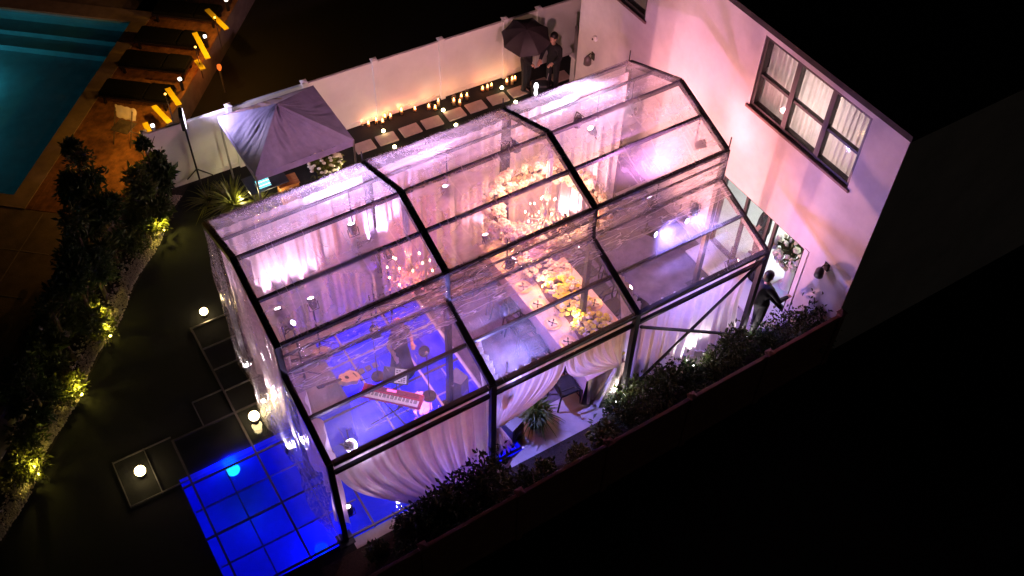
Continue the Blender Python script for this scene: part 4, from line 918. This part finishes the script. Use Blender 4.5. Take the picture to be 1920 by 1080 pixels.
for k in range(7):
    y = TY0 + .42 + .56 * k; e = thing('flower_arrangement', 'low %s flower arrangement on the table %s' % ('yellow' if k < 4 else 'cream', spots[k]), 'flowers', (5.97 + .06 * (k % 2), y, TZ + .012), k, 'flower arrangements on the dining table')
    MB().lathe([(.08, 0), (.1, .06), (.09, .08), (.001, .07)], 12).build('vase', mat('gold_plate', (.7, .4, .2)), e); link('foliage', lf_me, e, (0, 0, .12))
    for q in range(52):
        a_ = r2.random() * 6.283; rr = .36 * math.sqrt(r2.random()); link('blossom', (yel if k < 4 else bms)[q % 3], e, (rr * math.cos(a_), rr * math.sin(a_) * 1.1, .14 + .12 * (1 - (rr / .36) ** 2) + r2.uniform(0, .03)), (r2.uniform(-.5, .5), r2.uniform(-.5, .5), 0), (r2.uniform(.048, .078),) * 3)
    if k in (1, 3, 5):
        c_ = thing('tea_light', 'small warm tea light, %s from the tied drape end' % NTH[k // 2], 'candle', (5.74, y + .26, TZ + .012), group='tea lights on the dining table'); MB().lathe([(.03, 0), (.035, .05), (.03, .05), (.028, .01)], 12).build('holder', glass_m, c_); link('flame', flame, c_, (0, 0, .03)); lamp(c_, 'POINT', (1, .66, .25), 7, (0, 0, .3), size=.06)
def make_chair():
    e = thing('dining_chair', 'black dining chair', 'chair')
    MB().box((-.22, -.22, .43), (.22, .22, .48), bev=.015).build('seat', black_cloth, e)
    for sx in (-1, 1):
        MB().tube([(sx * .2, .2, .44), (sx * .22, .24, 0)], .017, 6).build('leg', black_metal, e); MB().tube([(sx * .2, -.2, .44), (sx * .22, -.26, 0)], .017, 6).build('leg', black_metal, e)
        MB().tube([(sx * .2, -.2, .44), (sx * .21, -.24, .66), (sx * .21, -.3, .9)], .017, 6).build('back_post', black_metal, e)
        MB().tube([(sx * .21, -.24, .66), (sx * .23, .05, .68), (sx * .21, .18, .46)], .014, 6).build('armrest', black_metal, e)
    MB().grid(lambda u, v: ((u - .5) * .42, -.235 - .07 * v - .03 * math.sin(math.pi * u), .60 + .3 * v), 8, 4).build('backrest', black_cloth, e, True); MB().tube([(-.21, .22, .2), (.21, .22, .2)], .01, 5).build('stretcher', black_metal, e)
    return e
ch0 = make_chair(); first = True
for k in range(7):
    for x, rz, side in ((4.98, -90, 'stage'), (6.92, 90, 'house')):
        c_ = ch0 if first else copy_tree(ch0); first = False
        c_.location = (x + rnd.uniform(-.05, .05), TY0 + .28 + .56 * k, .004); c_.rotation_euler = (0, 0, R(rz + rnd.uniform(-6, 6))); c_['label'] = 'black dining chair on the table\'s %s side, %s from the tied drape' % (side, NTH[k]); c_['group'] = 'chairs on the %s side' % side

# ------------------------------------------------------------------ band equipment
SZ = ZS + .03
p = atz(735, 745, .92)
e = thing('keyboard', 'red electronic keyboard with white keys on a folding stand', 'keyboard', (p.x, p.y, SZ), R(-45))
MB().box((-.58, -.14, .84), (.58, .16, .92), bev=.012).build('body', mat('red_key', (.42, .02, .06), .35, 0, .1), e)
wk = MB().box((0, 0, 0), (.019, .13, .012)).mesh('white_key', mat('ivory', (.85, .8, .75), .4)); bk = MB().box((0, 0, 0), (.011, .08, .014)).mesh('black_key', black_plastic)
for k in range(50):
    link('white_key', wk, e, (-.53 + .0212 * k, -.135, .918))
    if k % 7 not in (2, 6) and k < 49: link('black_key', bk, e, (-.53 + .0212 * k + .0155, -.085, .926))
MB().box((-.5, .04, .92), (.5, .14, .925)).build('control_panel', mat('key_panel', (.2, .02, .05), .3), e)
MB().box((-.12, .07, .925), (.06, .12, .93)).build('display', glow('keydisp', (1, .1, .4), 2), e)
for sx in (-1, 1):
    MB().tube([(sx * .42, -.15, .02), (-sx * .42, .1, .83)], .018, 6).build('leg', black_metal, e)
p = atz(742, 712, 1.15)
e = thing('music_stand', 'black music stand holding a printed white sheet behind the keyboard', 'music stand', (p.x, p.y, SZ), R(-38))
MB().tube([(0, 0, .02), (0, 0, 1.05)], .012, 6).build('pole', black_metal, e)
for k in range(3): MB().tube([(0, 0, .25), (.24 * math.cos(2.09 * k), .24 * math.sin(2.09 * k), .01)], .009, 5).build('leg', black_metal, e)
rr = Matrix.Rotation(R(50), 3, 'X'); MB().box((-.24, 0, 0), (.24, .32, .012), rot=rr, at=(0, -.05, 1.02)).build('desk', black_plastic, e)
s_ = MB(); s_.box((-.02, .03, .013), (.2, .3, .016), 0, rr, (0, -.05, 1.02)); 
for k in range(7):
    for q in range(4):
        if (k * 3 + q) % 4: s_.box((0 + .046 * q, .05 + .034 * k, .0162), (.036 + .046 * q, .068 + .034 * k, .0172), 1, rr, (0, -.05, 1.02))
s_.build('sheet', [mat('paper', (.8, .8, .8), .8), black_plastic], e)
def guitar(loc, rz, tilt, label, c):
    e = thing('guitar', label, 'guitar', loc, rz, 'acoustic guitars'); T = Matrix.Rotation(tilt, 3, 'X')
    out = []
    for k in range(40):
        a_ = 6.283 * k / 40; y = .24 * math.cos(a_); wv = .17 * math.sin(a_) * (1 + .15 * -math.cos(a_)) * (1 - .24 * math.exp(-((y - .03) / .07) ** 2)); out.append((wv, y))
    mb = MB(); n = len(out)
    vs_ = [T @ Vector((x, .3 + y, -.05)) for x, y in out] + [T @ Vector((x, .3 + y, .05)) for x, y in out]
    mb.add(vs_, [tuple(range(n - 1, -1, -1)), tuple(range(n, 2 * n))] + [(i, (i + 1) % n, (i + 1) % n + n, i + n) for i in range(n)]); mb.build('body', c, e)
    MB().lathe([(.001, .051), (.045, .051), (.045, .053), (.001, .053)], 18, T @ Vector((0, .36, 0)), rot=T).build('sound_hole', black_plastic, e)
    MB().box((-.026, .5, .035), (.026, .92, .06), rot=T).build('neck', mat('dark_wood', (.05, .025, .015), .5), e); MB().box((-.035, .92, .02), (.035, 1.07, .045), rot=T).build('headstock', black_plastic, e); MB().box((-.06, .15, .05), (.06, .17, .06), rot=T).build('bridge', black_plastic, e)
    MB().tube([T @ Vector((-.1, .1, -.06)), (-.18, -.1, 0)], .012, 5).build('stand_leg', black_metal, e); MB().tube([T @ Vector((.1, .1, -.06)), (.18, -.1, 0)], .012, 5).build('stand_leg', black_metal, e); MB().tube([T @ Vector((0, .3, -.06)), (0, .45, 0)], .012, 5).build('stand_leg', black_metal, e)
gw = mat('spruce', (.72, .52, .34), .4, 0, .12, 3, stretch=(8, 1, 1))
p = atz(652, 710, .2); guitar((p.x + .29, p.y + .06, SZ), R(101), R(24), 'pale acoustic guitar with round sound hole leaning beside the keyboard', gw)
p = atz(602, 662, .2); guitar((p.x + .29, p.y + .06, .01), R(101), R(26), 'pale acoustic guitar on its stand under the valley beam', gw)
def speaker(loc, rz, h, label, stand=0, tilt=0, m=None):
    e = thing('loudspeaker', label, 'loudspeaker', loc, rz)
    T = Matrix.Rotation(tilt, 3, 'X'); z0 = stand
    mb = MB(); P = [(-.18, -.16), (.18, -.16), (.13, .18), (-.13, .18)]; vs_ = [T @ Vector((x, y, 0)) + Vector((0, 0, z0)) for x, y in P] + [T @ Vector((x * .92, y * .92, h)) + Vector((0, 0, z0)) for x, y in P]
    mb.add(vs_, [(3, 2, 1, 0), (4, 5, 6, 7), (0, 1, 5, 4), (1, 2, 6, 5), (2, 3, 7, 6), (3, 0, 4, 7)]); mb.build('cabinet', m or black_plastic, e)
    MB().lathe([(.001, .005), (.1, .012), (.13, -.002), (.14, .0)], 20, T @ Vector((0, -.162, h * .35)) + Vector((0, 0, z0)), rot=T @ Matrix.Rotation(R(90), 3, 'X')).build('woofer', black_metal, e)
    MB().box((-.1, -.168, h * .66), (.1, -.158, h * .88), rot=T, at=(0, 0, z0)).build('horn', black_metal, e)
    MB().box((-.09, .165, h * .15), (.09, .178, h * .5), rot=T, at=(0, 0, z0)).build('rear_panel', grey_metal, e)
    if stand:
        MB().tube([(0, 0, .0), (0, 0, z0 + .02)], .02, 8).build('pole', black_metal, e)
        for k in range(3): MB().tube([(0, 0, .6), (.45 * math.cos(2.09 * k), .45 * math.sin(2.09 * k), .01)], .014, 6).build('leg', black_metal, e)
    return e
sp_p = atz(858, 722, .5)
speaker((sp_p.x, sp_p.y, SZ), R(205), .72, 'grey black loudspeaker standing at the edge of the blue stage', m=mat('grey_plastic', (.10, .09, .10), .5))
e = thing('amplifier', 'white panelled amplifier box in front of the stage loudspeaker', 'amplifier', (sp_p.x + .02, sp_p.y - .42, SZ), R(-25)); MB().box((-.17, -.14, 0), (.17, .14, .34), bev=.02).build('cabinet', mat('white_panel_box', (.6, .57, .6), .5), e); MB().box((-.08, -.145, .2), (.08, -.14, .28)).build('display', black_plastic, e); MB().box((-.1, -.145, .06), (.1, -.141, .09)).build('label_strip', mat('strip', (.3, .1, .15), .5), e)
speaker((2.72, -.42, .006), R(170), .62, 'black loudspeaker on a tall pole before the far drape', 1.6)
speaker((3.62, -4.3, .006), R(20), .5, 'black loudspeaker on the floor behind the tied drape')
for (px, py, zt, lab) in ((800, 668, 1.35, 'thin microphone stand with a round black shield before the singer'), (700, 640, 1.2, 'thin microphone stand left on the blue stage')):
    p = atz(px, py, zt); e = thing('microphone_stand', lab, 'microphone stand', (p.x, p.y, SZ)); MB().tube([(0, 0, 0), (0, 0, zt)], .01, 6).build('pole', black_metal, e); MB().lathe([(.14, 0), (.14, .012), (.02, .03)], 16).build('base', black_metal, e)
    MB().ball((0, 0, zt + .03), .035).build('microphone', grey_metal, e, True)
    if zt > 1.3: MB().lathe([(.001, -.012), (.11, -.012), (.11, .012), (.001, .012)], 20, (0, .1, zt - .02), rot=Matrix.Rotation(R(60), 3, 'X')).build('shield', black_plastic, e)
# small crate of cables and pedals on the blue stage
p = atz(690, 690, .1); e = thing('effect_pedal', 'small silver effect pedals on the blue stage floor', 'pedal', (p.x, p.y, SZ)); 
for k in range(3): MB().box((-.2 + .15 * k, -.06, 0), (-.09 + .15 * k, .06, .05), bev=.006).build('pedal_box', grey_metal, e)

# ------------------------------------------------------------------ people
def remesh(mb, name, mats, parent, vox=.014, sm=6):
    me = mb.mesh(name, mats); o = bpy.data.objects.new(name, me); col.objects.link(o)
    m1 = o.modifiers.new('r', 'REMESH'); m1.mode = 'VOXEL'; m1.voxel_size = vox; m1.use_smooth_shade = True
    m2 = o.modifiers.new('s', 'SMOOTH'); m2.iterations = sm; m2.factor = .5
    dg = bpy.context.evaluated_depsgraph_get(); dg.update(); me2 = bpy.data.meshes.new_from_object(o.evaluated_get(dg)); o.modifiers.clear(); o.data = me2; me2.name = name
    o.parent = parent; return o
def person(label, loc, rz, h=1.75, arms=None, legs=None, lean=(0, 0), hair=None, long_hair=False, dress=False, bare_arm=False, cloth=None, head_turn=0):
    """local frame: facing +x, left is +y. arms: {side: (elbow, hand)}; legs: {side: (knee, foot)}"""
    k = h / 1.75; hair = hair or hair_black; cloth = cloth or black_cloth
    e = thing('person', label, 'person', loc, rz); e.scale = (k,) * 3
    P = Vector((0, 0, .93)); C_ = Vector((lean[0] * .6, lean[1] * .6, 1.22)); SH = Vector((lean[0], lean[1], 1.42)); HD = SH + Vector((lean[0] * .25 + .02, lean[1] * .25, .20))
    arms = arms or {}; legs = legs or {}
    b_ = MB(); jk = MB(); tr = MB(); sh = MB(); hr = MB()
    b_.capsule(P, C_, .135, .13); b_.capsule(C_, SH - Vector((0, 0, .06)), .13, .12); b_.capsule(SH, HD - Vector((0, 0, .05)), .055, .052)
    b_.ball(HD + Vector((0, 0, .04)), .108, 16, 12, sc=(.95, .76, 1.14)); b_.ball(HD + Vector((.035, 0, -.03)), .07, 12, 8, sc=(.9, .85, .9))
    b_.capsule(HD + Vector((.10, 0, .045)), HD + Vector((.122, 0, .01)), .011, .017, 8)
    for s_ in (-1, 1):
        b_.ball(HD + Vector((.005, .083 * s_, .03)), .026, 8, 6, sc=(.8, .5, 1.2)); b_.ball(HD + Vector((.088, .034 * s_, .055)), .017, 8, 6)
    b_.capsule(HD + Vector((.095, -.02, -.035)), HD + Vector((.095, .02, -.035)), .011, .011, 8)
    jk.capsule(P, C_, .165, .155); jk.capsule(C_, SH - Vector((0, 0, .07)), .155, .135); jk.capsule(SH + Vector((0, .14, -.03)), SH + Vector((0, -.14, -.03)), .085, .085)
    jk.ball(C_ + Vector((.0, 0, .02)), .17, 14, 10, sc=(.85, 1.08, 1.2))
    for sd_, y in (('L', 1), ('R', -1)):
        S = SH + Vector((0, .19 * y, -.04)); el, hd = arms.get(sd_, (Vector((-.02, .25 * y, 1.12)), Vector((.06, .24 * y, .86)))); el = Vector(el); hd = Vector(hd)
        b_.capsule(S, el, .05, .042); b_.capsule(el, hd, .04, .028)
        if not bare_arm: jk.capsule(S, el, .068, .058); jk.capsule(el, el.lerp(hd, .92), .056, .043)
        else: jk.capsule(S, S.lerp(el, .3), .064, .06)
        d = (hd - el).normalized(); side = d.cross(Vector((0, 0, 1))); side = side.normalized() if side.length > .1 else Vector((0, 1, 0)); nrm = side.cross(d)
        b_.capsule(hd, hd + d * .075, .034, .036); b_.capsule(hd + side * .018, hd + d * .07 + side * .022, .024, .022); b_.capsule(hd - side * .018, hd + d * .07 - side * .022, .024, .022)
        for q, (o_, L_) in enumerate(((-.033, .066), (-.011, .08), (.011, .075), (.033, .058))):
            a0 = hd + d * .09 + side * o_; a1 = a0 + d * L_ * .5 - nrm * .008; a2 = a1 + d * L_ * .42 - nrm * .024; b_.capsule(a0, a1, .0105, .0098, 8); b_.capsule(a1, a2, .0098, .0085, 8)
        t0 = hd + d * .03 - side * .035; t1 = t0 - side * .03 + d * .03 - nrm * .01; b_.capsule(t0, t1, .013, .011, 8); b_.capsule(t1, t1 + d * .035 - nrm * .01, .011, .009, 8)
        H_ = P + Vector((0, .095 * y, -.03)); kn, ft = legs.get(sd_, (Vector((.02, .11 * y, .50)), Vector((0, .115 * y, .085)))); kn = Vector(kn); ft = Vector(ft)
        b_.capsule(H_, kn, .085, .058); b_.capsule(kn, ft, .056, .038); b_.capsule(ft + Vector((-.03, 0, -.04)), ft + Vector((.15, .01 * y, -.05)), .036, .03)
        if not dress: tr.capsule(H_, kn, .105, .078); tr.capsule(kn, ft + Vector((0, 0, -.02)), .076, .062)
        sh.capsule(ft + Vector((-.045, 0, -.04)), ft + Vector((.16, .01 * y, -.048)), .045, .037)
    if dress:
        tr.lathe([(.10, 1.05), (.16, .95), (.19, .75), (.22, .4), (.27, .12), (.001, .1)], 20)
    else: tr.capsule(P + Vector((0, .07, .02)), P + Vector((0, -.07, .02)), .13, .13)
    hr.ball(HD + Vector((-.02, 0, .075)), .112, 16, 12, sc=(1.0, .84, 1.05)); hr.ball(HD + Vector((-.055, 0, .02)), .085, 12, 8, sc=(.9, .95, 1.2))
    if long_hair: hr.capsule(HD + Vector((-.06, .03, .0)), HD + Vector((-.10, .04, -.28)), .085, .06); hr.capsule(HD + Vector((-.06, -.04, .0)), HD + Vector((-.09, -.06, -.26)), .085, .055); hr.capsule(HD + Vector((-.01, .075, .05)), HD + Vector((.0, .11, -.2)), .05, .04); hr.capsule(HD + Vector((-.01, -.075, .05)), HD + Vector((.0, -.11, -.2)), .05, .04)
    remesh(b_, 'body', skin_m, e, .0095, 5); remesh(jk, 'jacket' if not dress else 'bodice', cloth, e, .013); remesh(tr, 'trousers' if not dress else 'skirt', cloth, e, .014); remesh(sh, 'shoes', black_plastic, e, .012); remesh(hr, 'hair', hair, e, .011)
    return e
p = atz(755, 702, SZ)
person('singer with red hair in a black dress standing on the blue stage', (p.x, p.y, SZ), R(-75), 1.68, arms={'L': ((.10, .22, 1.14), (.30, .08, 1.22)), 'R': ((-.04, -.25, 1.13), (.10, -.22, .88))}, hair=hair_red, long_hair=True, dress=True, bare_arm=True)
person('man in a black suit holding the sliding door frame', (9.26, -4.66, .02), R(2), 1.76, arms={'R': ((.14, -.30, 1.12), (.44, -.26, 1.02)), 'L': ((.05, .26, 1.13), (.22, .2, .95))}, legs={'L': ((.12, .11, .52), (.14, .11, .085)), 'R': ((-.05, -.12, .5), (-.2, -.12, .085))})
person('person in black with a bare arm inside the sliding door', (BX + .55, -3.15, .02), R(120), 1.7, bare_arm=True, arms={'L': ((.08, .28, 1.15), (.25, .30, 1.3))}, long_hair=True)
uA = atz(985, 168, 0); uB = atz(1035, 166, 0)
person('person in black holding an open umbrella by the fence', (uA.x, uA.y, 0.01), R(-60), 1.7, arms={'L': ((.16, .22, 1.12), (.28, .02, 1.28)), 'R': ((.10, -.24, 1.13), (.22, -.16, 1.0))})
person('man in black leaning beside the open umbrella', (uB.x, uB.y, 0.01), R(200), 1.74, lean=(.10, .04), arms={'L': ((.12, .27, 1.14), (.34, .2, 1.08)), 'R': ((.12, -.25, 1.12), (.34, -.18, 1.0))})
# umbrella
um_top = Vector((uA.x - .10, uA.y - .10, 1.93))
e = thing('umbrella', 'open black umbrella with eight ribs over the person by the fence', 'umbrella', um_top)
T = Matrix.Rotation(R(14), 3, 'X') @ Matrix.Rotation(R(-8), 3, 'Y')
NP = 8
for k in range(NP):
    def f(u, v, k=k):
        a_ = 6.283 * (k + u) / NP; edge = 1 - .10 * math.sin(math.pi * u) * v; r_ = .62 * v * edge; return T @ Vector((r_ * math.cos(a_), r_ * math.sin(a_), -.30 * v * v - .02 * math.sin(math.pi * u) * v))
    MB().grid(f, 6, 8).build('canopy_panel', mat('umbrella_cloth', (.035, .026, .028), .6, 0, .15, 4), e, True)
    a_ = 6.283 * k / NP; MB().tube([T @ Vector((.62 * v * math.cos(a_), .62 * v * math.sin(a_), -.30 * v * v - .006)) for v in (0, .33, .66, 1)], .005, 5).build('rib', grey_metal, e)
MB().tube([T @ Vector((0, 0, .08)), T @ Vector((0, 0, -.95))], .009, 6).build('shaft', black_metal, e); MB().tube([T @ Vector((0, 0, -.95)), T @ Vector((.02, .02, -1.02)), T @ Vector((.06, .02, -1.0))], .014, 6).build('handle', black_plastic, e)
# photo flash unit with two white lamps by their feet
p = atz(1012, 158, .3); e = thing('light_unit', 'black light unit with two white oval lamps at the umbrella', 'light unit', (p.x, p.y, 0), R(-30))
MB().box((-.22, -.15, .03), (.22, .15, .34), bev=.03).build('case', black_plastic, e)
MB().lathe([(.001, 0), (.055, 0), (.05, .02), (.001, .03)], 16, (-.1, -.155, .36), rot=Matrix.Rotation(R(80), 3, 'X') @ Matrix.Diagonal((1, 1.9, 1))).build('lamp_face', glow('flash', (1, 1, 1), 4), e); MB().lathe([(.001, 0), (.045, 0), (.04, .02), (.001, .03)], 16, (-.1, -.155, .15), rot=Matrix.Rotation(R(80), 3, 'X') @ Matrix.Diagonal((1, 1.9, 1))).build('lamp_face', glow('flash', (1, 1, 1), 4), e)
for sx in (-.15, .15): MB().lathe([(.04, -.02), (.04, .02)], 12, (sx, 0, .045), rot=Matrix.Rotation(R(90), 3, 'Y')).build('wheel', black_metal, e)
MB().tube([(.18, .12, .3), (.3, .3, .75), (.3, .3, .8)], .01, 6).build('handle', grey_metal, e)
# white flowers in the room behind the sliding door
e = thing('flower_display', 'huge white flower display just inside the sliding door', 'flowers', (BX + .62, -4.12, .02))
MB().lathe([(.14, 0), (.10, .1), (.12, .6), (.16, .75), (.001, .74)], 16).build('vase', vinyl_white, e)
leaves(420, (.42, .46, .45), .14, 71).build('foliage', leaf_mid, e, loc=(0, 0, 1.15))
for k in range(110):
    d = Vector((rnd.gauss(0, 1), rnd.gauss(0, 1), rnd.gauss(0, .9))).normalized(); link('blossom', bms[2 + k % 2], e, (d.x * .48, d.y * .52, 1.15 + d.z * .42), (rnd.uniform(-1, 1), rnd.uniform(-1, 1), 0), (rnd.uniform(.05, .09),) * 3)
# glossy magenta rug inside the door
MB().grid(lambda u, v: ((u - .5) * .9, (v - .5) * .9, .004 + .001 * math.sin(u * 9)), 6, 6).build('rug', mat('swirl_rug', (.7, .05, .45), .7, 0, .3, 2.4, color2=(.45, .75, .72)), loc=(BX + .75, -4.35, .014), label='magenta and mint rug inside the sliding door', cat='rug')
# beaded rain water standing on the roof by the far eave
dp = MB(); r2 = random.Random(12)
for k in range(4200):
    bx_ = r2.choice((0, 0, 1, 1, 1, 2)); u = r2.random(); v = min(.98, abs(r2.gauss(0, .16))) if r2.random() < .65 else r2.gauss(.86, .06)
    if noise.noise(Vector((u * 4 + bx_ * 5, v * 3, 2))) < -.02: continue
    y, z = mid((.06, E0 - .02), (Y1, RDG), min(.98, max(0, v))); q = r2.uniform(.003, .008); x = FX[bx_] + 3 * u; z += .066
    dp.add([(x - q, y - q, z), (x + q, y - q, z), (x + q, y + q, z), (x - q, y + q, z), (x, y, z + q * .9)], [(0, 1, 4), (1, 2, 4), (2, 3, 4), (3, 0, 4)])
dp.build('rain_drops', mat('water_drop', (.8, .78, .8), .05, 0, .02, spec=1, trans=.5), label='rain water beaded on the clear tent roof', cat='water', kind='stuff', smooth=True)
